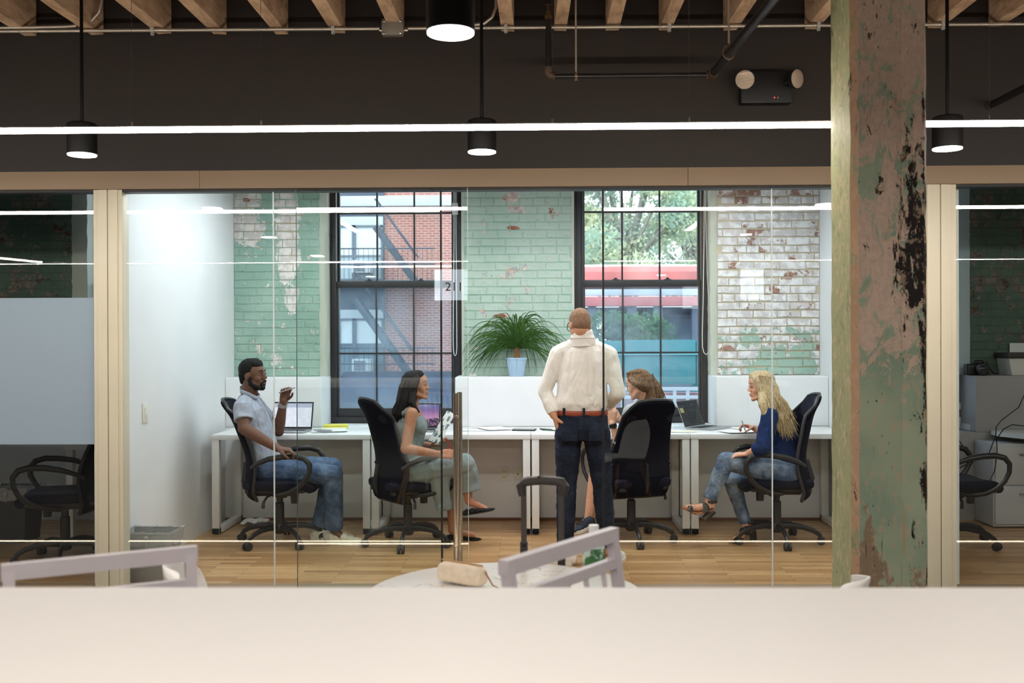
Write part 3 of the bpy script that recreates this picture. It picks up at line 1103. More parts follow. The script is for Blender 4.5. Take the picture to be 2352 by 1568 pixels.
def make_office_chair(label, group):
    """Faces +X, origin on the floor below the gas column."""
    r = thing('office_chair', (0, 0, 0), label, 'chair', group)
    # base
    MB().lathe([(0.034, 0.075), (0.042, 0.085), (0.042, 0.13), (0.030, 0.15)], (0, 0, 0), 20).build('base_hub', M_PLASTIC, r)
    for k in range(5):
        a = 2 * PI * k / 5 + 0.35
        d = V((math.cos(a), math.sin(a), 0))
        pts = [d * t + V((0, 0, z)) for t, z in ((0.02, .120), (.10, .128), (.18, .122), (.25, .104), (.295, .078), (.310, .060))]
        arm = MB().tube(pts, [.024, .023, .021, .019, .017, .014], 8, 0.8).build('base_arm', M_PLASTIC, r)
        c = d * 0.312
        cs = MB()
        t = V((-d.y, d.x, 0))
        cs.cyl(c + t * .024 + V((0, 0, .029)), c + t * .006 + V((0, 0, .029)), .029, None, 16)
        cs.cyl(c - t * .006 + V((0, 0, .029)), c - t * .024 + V((0, 0, .029)), .029, None, 16)
        cs.ell(c + V((0, 0, .045)), (.020, .020, .022), None, 10, 6)
        cs.build('caster', M_RUBBER, r)
    # column
    MB().lathe([(.033, .14), (.032, .30), (.024, .305), (.024, .36)], (0, 0, 0), 20).build('gas_column', M_PLASTIC, r)
    # mechanism
    m = MB().box(-.16, .14, -.09, .09, .36, .40).box(-.02, .06, -.055, .055, .34, .365)
    m.build('tilt_mechanism', M_PLASTIC, r, bevel=0.012)
    MB().cyl((.115, -.03, .365), (.115, -.03, .30), .030, .026, 14).build('tension_knob', M_PLASTIC, r)
    MB().tube([(-.03, -.09, .375), (-.05, -.20, .37), (-.06, -.25, .345), (-.065, -.255, .30)], [.008, .008, .010, .013], 6).build('height_lever', M_PLASTIC, r)
    # seat: cushion with waterfall front
    rows = []
    nx, ny = 13, 11
    for i in range(nx):
        u = i / (nx - 1)
        x = -.23 + .53 * u
        row = []
        for k in range(ny):
            w = k / (ny - 1) * 2 - 1
            half = (.225 + .03 * math.sin(PI * min(1, u * 1.1))) * (1 - .16 * max(0, u - .8) / .2)
            z = .492 - .018 * (1 - w * w) * (1 - abs(u - .45)) + .008 * w * w - .055 * max(0, (u - .72) / .28) ** 2 - .02 * max(0, abs(w) - .8) / .2
            row.append((x, w * half, z))
        rows.append(row)
    MB().sheet(rows).build('seat', M_SEAT, r, solid=0.068, subd=1)
    MB().box(-.21, .22, -.20, .20, .395, .428).build('seat_pan', M_PLASTIC, r, bevel=0.014)
    # backrest: tall curved mesh shell
    prof = [(.36, -.205), (.42, -.225), (.50, -.215), (.58, -.205), (.66, -.215), (.74, -.24), (.82, -.275), (.90, -.305), (.96, -.335), (1.02, -.375), (1.065, -.41)]
    wid = [.20, .225, .238, .24, .232, .22, .208, .198, .19, .175, .13]
    rows = []
    for (z, x), w in zip(prof, wid):
        row = []
        for k in range(11):
            u = k / 10 * 2 - 1
            fwd = .085 * abs(u) ** 2.2 * (1 if z < .98 else .5)
            row.append((x + fwd, u * w, z - .015 * abs(u) ** 3))
        rows.append(row)
    MB().sheet(rows).build('backrest', M_MESH, r, solid=0.026, subd=1)
    # rim of the back and head pad
    rim = [rows[i][0] for i in range(len(rows))] + [rows[-1][k] for k in range(1, 11)] + [rows[i][10] for i in range(len(rows) - 2, -1, -1)] + [rows[0][k] for k in range(9, 0, -1)]
    MB().tube(rim, .013, 6, closed=True).build('back_frame', M_PLASTIC, r)
    hp = [[(x + .012 + .04 * abs(k / 8 * 2 - 1) ** 2, (k / 8 * 2 - 1) * w * .93, z) for k in range(9)] for (z, x), w in zip(prof[7:], wid[7:])]
    MB().sheet(hp).build('head_pad', M_SEAT, r, solid=0.03, subd=1)
    MB().tube([(-.13, 0, .385), (-.22, 0, .40), (-.255, 0, .46), (-.245, 0, .60)], [.03, .03, .028, .02], 8, 0.5).build('back_bracket', M_PLASTIC, r)
    # looped armrests
    for s in (-1, 1):
        y = .272 * s
        pts = [(-.155, y * .86, .585), (-.10, y * .96, .622), (-.02, y, .652), (.08, y, .668), (.17, y, .672), (.235, y, .655), (.270, y, .612), (.268, y, .555),
               (.235, y, .492), (.18, y * .98, .44), (.11, y * .94, .405), (.04, y * .85, .388), (-.01, y * .7, .385)]
        MB().tube(pts, [.012, .017, .020, .021, .021, .021, .020, .019, .019, .019, .018, .018, .014], 10, 0.75).build('armrest', M_PLASTIC, r)
    return r


GRP = 'black mesh office chairs in the glass offices'
chair0 = make_office_chair('black mesh office chair the man in the grey shirt sits in', GRP)
S = lambda px, py, D: (P(px, py, D).x, D, 0.0)
place(chair0, S(643, 1245, 7.30), math.radians(2))


def chair_at(loc, deg, label, upright=0.0):
    c = copy_tree(chair0)
    for ch in c.children:
        if upright and ch.name.split('.')[0] in ('backrest', 'back_frame', 'head_pad', 'back_bracket'):
            R_, pv = Matrix.Rotation(upright, 3, 'Y'), V((-.2, 0, .43))
            ch.rotation_euler = (0, upright, 0)
            ch.location = pv - R_ @ pv
    c['label'] = label
    return place(c, loc, math.radians(deg))


chair_at(S(937, 1245, 7.25), 32, 'black mesh office chair the dark haired woman sits in', .09)
chair_at(S(1450, 1240, 7.40), 112, 'black mesh office chair turned with its back to the glass, beside the standing man')
chair_at(S(1784, 1243, 7.35), 178, 'black mesh office chair the blonde woman sits in', .16)
chair_at(S(150, 1290, 6.72), 196, 'empty black office chair below the frosted glass band')
chair_at(S(2189, 1240, 7.28), 4, 'empty black office chair in the dim office beyond the post')


# ---- desks
def make_desk(x0, x1, label):
    y0, y1, zt = 7.60, 8.225, 0.770
    r = thing('desk', ((x0 + x1) / 2, y0, 0), label, 'desk', 'white desks along the window wall')
    B('tabletop', M_DESK, (x0 + .0015, x1 - .0015, y0, y1, zt - .038, zt), r, bevel=0.003)
    for a in (x0 + .006, x1 - .062):
        b = a + .056
        MB().box(a, b, y0 + .004, y0 + .05, 0.006, zt - .038).box(a, b, y1 - .05, y1 - .004, 0.006, zt - .038) \
            .box(a, b, y0 + .004, y1 - .004, 0.006, .052).build('leg_frame', M_LEGW, r, bevel=0.002)
    B('rear_rail', M_LEGW, (x0 + .06, x1 - .06, y1 - .09, y1 - .05, zt - .09, zt - .038), r, bevel=0.002)
    for a in (x0 + .034, x1 - .034):
        MB().cyl((a, y0 + .03, 0), (a, y0 + .03, .008), .018, None, 12).build('foot', M_PLASTIC, r)
    return r


XD = [P(484, 1000, 7.6).x, P(851, 1000, 7.6).x, P(1219.5, 1000, 7.6).x, P(1586, 1000, 7.6).x, XR - .02]
for i, lab in enumerate(('white desk with the open laptop behind the seated man', 'white desk the dark haired woman sits by',
                         'white desk behind the standing man', 'white desk the blonde woman writes at')):
    make_desk(XD[i], XD[i + 1], lab)
DZ = 0.770

# desk and cabinet in the neighbouring offices
r = thing('desk', (-2.95, 7.25, 0), 'white desk partly hidden behind the empty office chair', 'desk', 'white desks along the window wall')
x0 = P(145, 1024, 7.25).x
B('tabletop', M_DESK, (x0, XL - .10, 7.25, 8.2, .695, .735), r)
for y in (7.27, 8.12):
    B('leg', M_LEGW, (x0 + .01, x0 + .06, y, y + .05, 0, .695), r)
    B('leg', M_LEGW, (XL - .16, XL - .11, y, y + .05, 0, .695), r)

r = thing('filing_cabinet', (4.25, 8.0, 0), 'pale grey drawer cabinet under the corner desk of the dim office', 'cabinet')
cx0 = P(2281, 1100, 7.9).x
M_CAB = simple('pale_grey_steel', (188, 190, 194), 0.45)
B('body', M_CAB, (cx0, cx0 + .6, 7.90, 8.225, 0.01, .66), r, bevel=0.004)
for k in range(2):
    d = B('drawer', M_CAB, (cx0 + .012, cx0 + .588, 7.885, 7.90, .03 + k * .31, .33 + k * .31), r, bevel=0.004)
    MB().tube([(cx0 + .2, 7.884, .27 + k * .31), (cx0 + .2, 7.866, .27 + k * .31), (cx0 + .4, 7.866, .27 + k * .31), (cx0 + .4, 7.884, .27 + k * .31)], .006, 6).build('handle', M_STEEL, d)
r = thing('desk', (4.6, 7.6, 0), 'white corner desk over the grey cabinet in the dim office', 'desk', 'white desks along the window wall')
pa = P(2291, 978, 8.1)
MB().prism([(pa.x, 8.22, .705), (pa.x - .02, 8.05, .705), (pa.x + .45, 7.05, .705), (5.6, 7.05, .705), (5.6, 8.22, .705)], (0, 0, .035)).build('tabletop', M_DESK, r, bevel=0.003)
B('leg', M_LEGW, (pa.x + .48, pa.x + .53, 7.10, 7.15, 0, .705), r)
B('leg', M_LEGW, (5.5, 5.55, 7.10, 7.15, 0, .705), r)

# ---- foreground counter
M_COUNTER = simple('satin_white_solid_surface', (236, 234, 232), 0.50, 0, 0.4, 0.01, 1.0)
cnt = thing('counter', (0, 1.05, 0), 'long satin white counter filling the lower edge of the view', 'counter')
cz = 1.06
mb = MB()
# far edge runs very slightly askew
ya, yb = (1.5 - cz) * F_PX / 574, (1.5 - cz) * F_PX / 567
pl, pr = P(-300, 1353, ya), P(2650, 1338, yb)
mb.prism([(-2.6, pl.y, cz - .045), (-2.6, .42, cz - .045), (2.6, .42, cz - .045), (2.6, pr.y - .004, cz - .045)], (0, 0, .045))
mb.build('counter_top', M_COUNTER, cnt, bevel=0.008, bseg=3)
for x in (-2.5, -.9, .85, 2.44):
    for y in (.50, 1.60):
        B('leg', M_BLACK, (x, x + .06, y, y + .06, 0, cz - .045), cnt)
    B('foot_rail', M_BLACK, (x + .01, x + .05, .56, 1.60, .22, .26), cnt)


# ---- timber post
def post_mat():
    t = NT('layered_peeling_post_paint')
    p = t.pos()
    sep = t.n('SeparateXYZ'); t.l(p, sep.inputs[0])
    st = t.scale(p, (1.0, 1.0, 0.55))
    a = t.noise(st, 13.0, 9, 0.74, 0.6)
    f = t.noise(p, 38, 5, 0.7)
    green = t.mix(t.ramp(t.noise(p, 3.0, 4), .35, .65), rgb(150, 172, 150), rgb(178, 192, 164))
    pink = t.mix(t.ramp(f, .35, .65), rgb(226, 200, 182), rgb(210, 186, 168))
    zmix = t.math('MULTIPLY', t.math('SUBTRACT', sep.outputs[2], 1.9), 0.05)
    v = t.math('ADD', t.math('ADD', t.math('MULTIPLY', a, .8), t.math('MULTIPLY', f, .2)), zmix)
    v = t.math('ADD', v, t.math('MULTIPLY', t.spot(p, PX0 + .10, 1.75, .3, .55), .05))
    v = t.math('SUBTRACT', v, t.math('MULTIPLY', t.spot(p, PX0 + .15, 1.0, .6, .45), .16))
    c = t.mix(t.ramp(v, .47, .52), green, pink)
    # brown bare wood low down
    bw = t.math('ADD', t.noise(st, 5.0, 7, .7, .4), t.math('MULTIPLY', t.math('SUBTRACT', .95, sep.outputs[2]), .22))
    c = t.mix(t.ramp(bw, .60, .64), c, rgb(158, 136, 112))
    # side face keeps a yellow green coat
    nrm = t.n('NewGeometry').outputs['Normal']
    ns = t.n('SeparateXYZ'); t.l(nrm, ns.inputs[0])
    side = t.ramp(t.math('MULTIPLY', ns.outputs[0], -1.0), .35, .9)
    sidec = t.mix(t.ramp(a, .55, .6), rgb(158, 158, 118), rgb(138, 142, 106))
    c = t.mix(side, c, sidec)
    cham = t.math('MULTIPLY', t.ramp(t.math('MULTIPLY', ns.outputs[0], -1.0), .45, .62), t.ramp(t.math('MULTIPLY', ns.outputs[0], -1.0), .95, .8))
    c = t.mix(t.math('MULTIPLY', cham, t.ramp(a, .40, .46)), c, rgb(196, 160, 130))
    # black charred flakes, long and vertical, mostly toward the far edge of the front
    fl = t.noise(t.scale(p, (1.0, 1.0, 0.36)), 22.0, 8, .75, .4)
    fl = t.math('ADD', fl, t.math('MULTIPLY', t.spot(p, PX0 + .25, 2.0, .15, .75), .15))
    fl = t.math('ADD', fl, t.math('MULTIPLY', t.spot(p, PX0 + .23, 1.78, .10, .30), .12))
    fl = t.math('ADD', fl, t.math('MULTIPLY', t.spot(p, PX0 + .06, 2.75, .10, .3), .08))
    fl = t.math('ADD', fl, t.math('MULTIPLY', t.spot(p, PX0 + .30, 1.2, .05, 1.4), .20))
    c = t.mix(t.ramp(fl, .635, .65), c, rgb(38, 32, 30))
    sp_ = t.noise(t.scale(p, (1.0, 1.0, .5)), 62.0, 4, .7)
    c = t.mix(t.ramp(sp_, .66, .69), c, rgb(52, 42, 36))
    cr_ = t.noise(t.scale(p, (1.0, 1.0, .06)), 46.0, 3, .6)
    c = t.mix(t.math('MULTIPLY', t.ramp(cr_, .66, .70), .75), c, rgb(70, 56, 46))
    c = t.mix(t.math('MULTIPLY', t.ramp(t.noise(st, 34.0, 5, .7), .54, .60), .55), c, rgb(206, 176, 150))
    t.bsdf(c, 0.7, 0, 0.3, t.math('SUBTRACT', v, t.math('MULTIPLY', t.ramp(fl, .63, .66), .6)), 0.7, 0.008)
    return t.m


PX0, PX1 = P(1958, 800, 4.0).x, P(2131, 800, 4.0).x
M_POST = post_mat()
random.seed(21)
pts_rows = []
nz = 46
ch = 0.026
for i in range(nz + 1):
    z = 3.62 * i / nz
    j = lambda s=.0025: random.uniform(-s, s)
    pts_rows.append([(PX0 + ch + j(), 4.0 + j(), z), (PX0 + j(), 4.0 + ch + j(), z), (PX0 + j(), 4.30 - ch, z), (PX0 + ch, 4.30, z), (PX1 - ch, 4.30, z),
                     (PX1 + j(), 4.30 - ch, z), (PX1 + j(), 4.0 + ch * .5 + j(), z), (PX1 - ch * .5 + j(), 4.0 + j(), z), (PX1 - .09 + j(.001), 4.0 + j(), z), (PX1 - .10 + j(.001), 4.004, z), (PX1 - .11 + j(.001), 4.0 + j(), z)])
mb = MB()
g = [[mb.bm.verts.new(p) for p in r_] for r_ in pts_rows]
nn = len(g[0])
for i in range(nz):
    for k in range(nn):
        mb.bm.faces.new((g[i][k], g[i][(k + 1) % nn], g[i + 1][(k + 1) % nn], g[i + 1][k]))
mb.bm.faces.new(g[0][::-1]); mb.bm.faces.new(g[-1])
post = mb.build('timber_post', M_POST, None, smooth=True, angle=25)
tag(post, 'thick old timber post with peeling green and pink paint', 'post')

# ---- round marble table, white shell chairs, grey slatted chairs
def marble():
    t = NT('white_veined_marble')
    p = t.pos()
    n = t.noise(p, 3.2, 7, .55, 1.2)
    v = t.math('ABSOLUTE', t.math('SUBTRACT', n, .5))
    c = t.mix(t.ramp(v, 0.0, 0.007), rgb(150, 140, 132), rgb(240, 236, 230))
    t.bsdf(c, 0.22)
    return t.m


tc = V((P(1158, 1320, 2.96).x, 2.955, 0))
tb = thing('round_table', tc, 'round white marble table behind the counter', 'table')
MB().lathe([(.385, .712), (.41, .722), (.415, .732), (.413, .742), (.405, .745)], tc, 72).build('tabletop', marble(), tb)
MB().lathe([(.24, 0), (.24, .012), (.06, .03), (.030, .06), (.028, .66), (.07, .70), (.10, .712)], tc, 32).build('pedestal', simple('white_steel_pedestal', (225, 225, 225), .35), tb)

M_SHELL = simple('white_moulded_plastic', (240, 238, 236), 0.3)
M_ASH = simple('ash_wood', (186, 142, 98), 0.5, 0, 0.4, 0.12, 14)


def make_shell_chair(label, group):
    """Faces +X."""
    r = thing('shell_chair', (0, 0, 0), label, 'chair', group)
    prof = [(.235, .425, .20), (.20, .445, .225), (.10, .440, .235), (0, .428, .235), (-.10, .425, .225), (-.16, .445, .215), (-.195, .50, .215), (-.215, .57, .222), (-.235, .65, .218), (-.25, .72, .195), (-.262, .765, .14), (-.268, .785, .06)]
    rows = []
    for i, (x, z, w) in enumerate(prof):
        row = []
        for k in range(11):
            u = k / 10 * 2 - 1
            if i < 5:
                row.append((x, u * w, z + .045 * abs(u) ** 2.5))
            else:
                row.append((x + .075 * abs(u) ** 2.2, u * w, z - .012 * abs(u) ** 3))
        rows.append(row)
    MB().sheet(rows).build('shell', M_SHELL, r, solid=0.009, subd=2)
    for sx, sy in ((1, 1), (1, -1), (-1, 1), (-1, -1)):
        MB().tube([(.11 * sx, .13 * sy, .425), (.215 * sx, .215 * sy, 0)], [.017, .011], 10).build('leg', M_ASH, r)
    wire = MB()
    for s in (-1, 1):
        wire.tube([(.12, .135 * s, .39), (-.135, -.15 * s, .33)], .005, 6)
    wire.tube([(.14, .155, .31), (.14, -.155, .31)], .005, 6).tube([(-.14, .155, .31), (-.14, -.155, .31)], .005, 6)
    wire.build('bracing', M_PLASTIC, r)
    return r


G2 = 'white shell chairs around the marble table'
sc0 = make_shell_chair('white shell chair behind the wide grey slatted chair', G2)
place(sc0, (P(455, 1330, 3.2).x + .16, 3.2, 0), math.radians(8))
for (x, y, a, lab) in ((P(1795, 1330, 3.2).x - .02, 3.12, 152, 'white shell chair whose edge peeks over the counter near the post'),):
    c = copy_tree(sc0); c['label'] = lab
    place(c, (x, y, 0), math.radians(a))

M_GREYC = simple('lilac_grey_lacquer', (206, 198, 204), 0.35, 0, 0.5, 0.03, 8)


def make_slat_chair(w, label, group):
    """Back rest in the local xz plane, along +X from the origin; seat toward -Y."""
    r = thing('slat_chair', (0, 0, 0), label, 'chair', group)
    zt, zs = 1.05, .68
    lean = .05

    def yb(z):
        return lean * (z - zs) / (zt - zs)
    for x in (0.014, w - .014):
        MB().tube([(x, 0.0, 0), (x, 0, zs), (x, yb(.9), .9), (x, yb(zt), zt - .01)], [.015, .017, .016, .016], 4, 1.0, (1, 1, 0)).build('back_post', M_GREYC, r, bevel=.002)
    MB().prism([(0, yb(zt) - .012, zt - .032), (0, yb(zt) + .012, zt - .032), (0, yb(zt) + .012, zt), (0, yb(zt) - .012, zt)], (w, 0, 0)).build('top_rail', M_GREYC, r, bevel=.005)
    z2 = zt - .080
    MB().prism([(.02, yb(z2) - .009, z2 - .012), (.02, yb(z2) + .009, z2 - .012), (.02, yb(z2) + .009, z2 + .012), (.02, yb(z2) - .009, z2 + .012)], (w - .04, 0, 0)).build('back_rail', M_GREYC, r, bevel=.003)
    z3 = zs + .04
    MB().box(.02, w - .02, -.009, .009, z3 - .012, z3 + .012).build('back_rail', M_GREYC, r, bevel=.003)
    for k in range(5):
        x = w * (k + 1) / 6
        MB().tube([(x, yb(z3), z3), (x, yb(z2), z2)], .010, 4, .7).build('slat', M_GREYC, r, bevel=.001)
    MB().box(0, w, -.40, .012, zs - .03, zs).build('seat', M_GREYC, r, bevel=.008)
    for x in (.02, w - .02):
        MB().tube([(x, -.38, 0), (x, -.38, zs - .03)], .016, 4, 1, (1, 1, 0)).build('front_leg', M_GREYC, r)
        MB().tube([(x, -.38, .22), (x, 0, .22)], .009, 6).build('stretcher', M_GREYC, r)
    MB().tube([(.02, -.38, .26), (w - .02, -.38, .26)], .009, 6).build('stretcher', M_GREYC, r)
    return r


G3 = 'grey slatted counter chairs'
a, b = P(2, 1312, 1.98), P(452, 1258, 2.165)
c1 = make_slat_chair((V((b.x, b.y, 0)) - V((a.x, a.y, 0))).length, 'grey slatted counter chair in front of the unlit office', G3)
an = math.atan2(b.y - a.y, b.x - a.x)
place(c1, (a.x + .05 * math.sin(an), a.y - .05 * math.cos(an), 0), an)
a, b = P(1155, 1292, 2.02), P(1412, 1214, 2.38)
c2 = make_slat_chair((V((b.x, b.y, 0)) - V((a.x, a.y, 0))).length, 'grey slatted counter chair in front of the water bottle', G3)
an = math.atan2(b.y - a.y, b.x - a.x)
place(c2, (a.x + .05 * math.sin(an), a.y - .05 * math.cos(an), 0), an)
# ================================================================== LIGHT FIXTURES
M_LED = emitter('warm_led_diffuser', LED_WARM, LED_STRENGTH)
M_OLED2 = emitter('softer_neutral_led_diffuser', OFFICE_LED, OFFICE_STRENGTH * .7)
M_OFILL = emitter('office_fill_led_diffuser', OFFICE_LED, OFFICE_STRENGTH)
M_ALU = simple('aluminium_profile', (176, 172, 170), 0.35, 0.8)
M_WIRE = simple('thin_steel_wire', (120, 112, 104), 0.4, 0.7)


def led_bar(p0, p1, label, wires=(), m=None, w=0.030, h=0.020, zup=3.62, cat='light', group='linear lights'):
    p0, p1 = V(p0), V(p1)
    d = (p1 - p0).normalized()
    s = V((-d.y, d.x, 0)) * (w / 2)
    root = thing('linear_light', (p0 + p1) / 2, label, cat, group)
    up = V((0, 0, h))
    if m is None:
        MB().prism([p0 - s, p0 + s, p0 + s + up, p0 - s + up], p1 - p0).build('diffuser', M_LED, root, smooth=False)
    else:
        MB().prism([p0 - s, p0 + s, p0 + s + up * .15, p0 - s + up * .15], p1 - p0).build('diffuser', m, root, smooth=False)
        MB().prism([p0 - s * 1.06 + up * .15, p0 + s * 1.06 + up * .15, p0 + s * 1.06 + up, p0 - s * 1.06 + up], p1 - p0).build('shroud', M_ALU, root, smooth=False)
    MB().prism([p0 - s * 1.1 + up, p0 + s * 1.1 + up, p0 + s * 1.1 + up * 1.25, p0 - s * 1.1 + up * 1.25], p1 - p0).build('housing', M_ALU, root, smooth=False)
    for q in wires:
        a = V(q) if isinstance(q, (tuple, Vector)) else p0.lerp(p1, q)
        a = V((a.x, a.y, p0.z + h * 1.25))
        MB().cyl(a, (a.x, a.y, a.z + 0.022), 0.006, None, 8).build('ferrule', M_ALU, root)
        MB().cyl((a.x, a.y, a.z + 0.02), (a.x, a.y, zup), 0.0011, None, 5).build('suspension_wire', M_WIRE, root)
    return root


zl = P(1176, 297, 4.474).z
led_bar((-7.5, 4.474, zl), (7.5, 4.474, zl), 'long glowing linear light crossing the view beneath the joists',
        [P(px, 290, 4.474) for px in (303, 600, 1269, 1583, 2273)])
M_LED2 = emitter('dim_warm_led_diffuser', LED_WARM, LED_STRENGTH * 2.1)
led_bar((-7.5, -0.33, zl), (7.5, -0.33, zl), 'linear light over the white counter, seen reflected in the glass', (.2, .8), m=M_LED2, w=.034, h=.02)
led_bar((-5.95, -0.16, zl), (-6.6, 2.2, zl), 'short slanting linear light, seen reflected in the frosted office glass', (.2, .8))
for px, lab in ((668, 'office linear light above the seated man'), (1720, 'office linear light above the blonde woman')):
    x = P(px, 437, 8.02).x
    led_bar((x, 6.3, 2.70), (x, 8.02, 2.70), lab, (.1, .9), M_OLED2, 0.07, 0.04, 3.2)
for x, lab in ((-.62, 'added unseen fill light above the desk of the dark haired woman'), (.45, 'added unseen fill light above the standing man')):  # two unseen lights added to even out the office lighting
    led_bar((x, 6.2, 2.70), (x, 7.6, 2.70), lab, (.1, .9), M_OFILL, 0.07, 0.04, 3.2)

# ================================================================== DETAILS
def PZ(px, py, z):
    """The world point at height z under a pixel of the photograph."""
    d = CAM_ROT @ V(((px - 1176) / F_PX, -(py - 784) / F_PX, -1))
    return CAM_POS + d * ((z - CAM_POS.z) / d.z)


# ---- pendants
M_PBLK = simple('pendant_black', (7, 6, 6), .6, 0, .15)
M_PEND = emitter('pendant_diffuser', (1.0, 0.92, 0.82), PENDANT_STRENGTH)
GP = 'black cylinder pendants'


def pendant(x, y, zb, label):
    r = thing('pendant_light', (x, y, zb), label, 'pendant light', GP)
    MB().lathe([(.071, 0), (.071, .145), (.069, .150), (.060, .155), (.02, .158)], (x, y, zb + .004), 40).build('shade', M_PBLK, r)
    MB().lathe([(.0675, 0), (.0675, .004), (.06, .006)], (x, y, zb - .001), 40).build('diffuser', M_PEND, r)
    MB().cyl((x, y, zb + .155), (x, y, 3.62), .0085, None, 10).build('rod', M_PBLK, r)
    return r


zp = P(1107, 350, 4.9).z
for px, lab in ((188.5, 'black cylinder pendant above the unlit office jamb'), (1107, 'black cylinder pendant before the dark wall, above the door number'), (2176, 'black cylinder pendant to the far side of the painted post')):
    pendant(P(px, 350, 4.9).x, 4.9, zp, lab)
pendant(P(1035, 77, 2.92).x, 2.92, P(1035, 77, 2.92).z, 'large near black pendant cut off by the top edge')
pendant(-2.35, 2.92, zp, 'black cylinder pendant over the slatted counter chairs')
pendant(1.9, 2.92, zp, 'black cylinder pendant over the shell chair by the post')
for x, lab in ((-2.35, 'pendant over the far end of the white counter'), (-.22, 'pendant over the middle of the white counter'), (1.9, 'pendant over the post end of the white counter')):
    pendant(x, .85, zp, lab)

# unseen glowing strip, added on the lobby floor for the line in the glass
fs = thing('added_glow_strip', (0, 4.474, 0), 'added glowing strip near the floor that makes the bright line in the glass', 'light')
B('channel', M_ALU if 'M_ALU' in globals() else M_BLACK, (-7.5, 7.5, 4.46, 4.488, 0, .004), fs, bevel=0)
B('diffuser', emitter('added_strip_glow', (1.0, .86, .66), 16.0), (-7.5, 7.5, 4.466, 4.482, .004, .010), fs, bevel=0)

# ---- conduits
M_CON = simple('galvanised_conduit', (196, 184, 168), 0.38, 0.75, 0.5, 0.06, 4)
cd = thing('conduit', (0, 5.74, 3.28), 'long galvanised conduit running under the joist ends', 'conduit')
MB().tube([P(px, 72 - 17 * px / 2352, 5.74) for px in (-300, 600, 1200, 1800, 2652)], .0105, 10).build('pipe', M_CON, cd)
for px in (350, 765, 1162, 1537, 1880, 2166):
    p = P(px, 72 - 17 * px / 2352, 5.74)
    MB().box(p.x - .010, p.x + .010, p.y - .016, p.y + .016, p.z - .014, p.z + .014).box(p.x - .010, p.x + .010, p.y - .003, p.y + .003, p.z - .03, p.z + .034) \
        .cyl((p.x, p.y - .02, p.z - .026), (p.x, p.y + .01, p.z - .026), .005, None, 8).build('clamp', simple('zinc_clamp', (200, 196, 190), .4, .5), cd, bevel=.002)
p = P(902.5, 64, 5.70)
jb = MB().obox((p.x, p.y, p.z), (.118, .05, .092)).build('junction_box', M_CON, cd, bevel=.004)
MB().obox((p.x, p.y - .027, p.z - .004), (.122, .004, .088)).build('cover_plate', simple('dull_zinc', (150, 142, 132), .5, .7), jb, bevel=.002)
for sx in (-1, 1):
    for sz_ in (-1, 1):
        MB().lathe([(.006, 0), (.006, .003), (.003, .005)], (p.x + sx * .047, p.y - .029, p.z - .004 + sz_ * .034), 8, Matrix.Rotation(PI / 2, 3, 'X')).build('screw', M_STEEL, jb)
    MB().cyl((p.x + sx * .06, 5.74, p.z), (p.x + sx * .082, 5.74, p.z), .016, None, 12).build('connector', M_STEEL, jb)
cd2 = thing('conduit', P(100, 62, 5.72), 'short bent conduit rising between the first joists', 'conduit')
MB().tube([P(-200, 66, 5.72), P(60, 63, 5.72), P(150, 61, 5.72), P(188, 58, 5.72), P(210, 48, 5.72), P(226, 30, 5.72), P(233, 8, 5.72), P(236, -30, 5.72)], .0095, 10).build('pipe', M_CON, cd2)
p = P(180, 58, 5.72); MB().box(p.x - .008, p.x + .008, p.y - .013, p.y + .013, p.z - .013, p.z + .02).build('clamp', M_STEEL, cd2)
cd3 = thing('conduit', P(1130, 30, 5.70), 'bent conduit end beside the pendant rod', 'conduit')
MB().tube([P(1085, 58, 5.70), P(1112, 54, 5.70), P(1130, 40, 5.70), P(1139, 18, 5.70), P(1140, -20, 5.70)], .0095, 10).build('pipe', M_CON, cd3)

# ---- sprinkler pipes
M_PIPE = simple('blackened_steel_pipe', (34, 31, 31), 0.32, 0.3, 0.5, 0.2, 8)
M_FIT = simple('rusty_fitting', (78, 60, 48), 0.55, 0.4, 0.5, 0.25, 20)
M_BRASS = simple('brass_nozzle', (122, 94, 62), 0.35, 0.9)
sp = thing('sprinkler_pipe', P(1450, 170, 5.5), 'black sprinkler pipe with an upright brass head', 'pipe')
pz = P(1400, 174, 5.5).z
xa, xb = P(1260, 170, 5.5).x, P(1636, 170, 5.5).x
MB().cyl((xa, 5.5, pz + .02), (xa, 5.5, P(1257, 45, 5.5).z), .0165, None, 14).build('riser', M_PIPE, sp)
MB().cyl((xa + .02, 5.5, pz), (xb, 5.5, pz), .0135, None, 14).build('branch_pipe', M_PIPE, sp)
MB().tube([(xa, 5.5, pz + .05), (xa, 5.5, pz + .015), (xa + .008, 5.5, pz + .004), (xa + .035, 5.5, pz)], [.024, .024, .024, .023], 14).build('elbow', M_FIT, sp)
MB().cyl((xb - .035, 5.5, pz), (xb + .02, 5.5, pz), .024, None, 14).cyl((xb, 5.53, pz), (xb, 5.44, pz), .027, None, 14).build('tee', M_FIT, sp)
MB().tube([(xb, 5.47, pz), (xb + .04, 4.2, pz), (xb + .1, -5.5, pz)], .023, 14).build('main_pipe', M_PIPE, sp)
zt_ = P(1257, 45, 5.5).z
MB().lathe([(.020, 0), (.020, .02), (.012, .026), (.012, .045), (.007, .05), (.007, .075), (.017, .08), (.017, .083)], (xa, 5.5, zt_), 14).build('sprinkler_head', M_BRASS, sp)
hx = P(1323, 180, 5.5).x
MB().cyl((hx, 5.5, pz - .012), (hx, 5.5, 3.62), .0055, None, 8).build('hanger_rod', M_CON, sp)
MB().box(hx - .008, hx + .008, 5.48, 5.52, pz - .03, pz - .012).box(hx - .007, hx + .007, 5.483, 5.517, pz - .012, pz + .02).build('hanger_clip', M_STEEL, sp, bevel=.002)
hp_ = V((xb + .012, 5.10, pz))
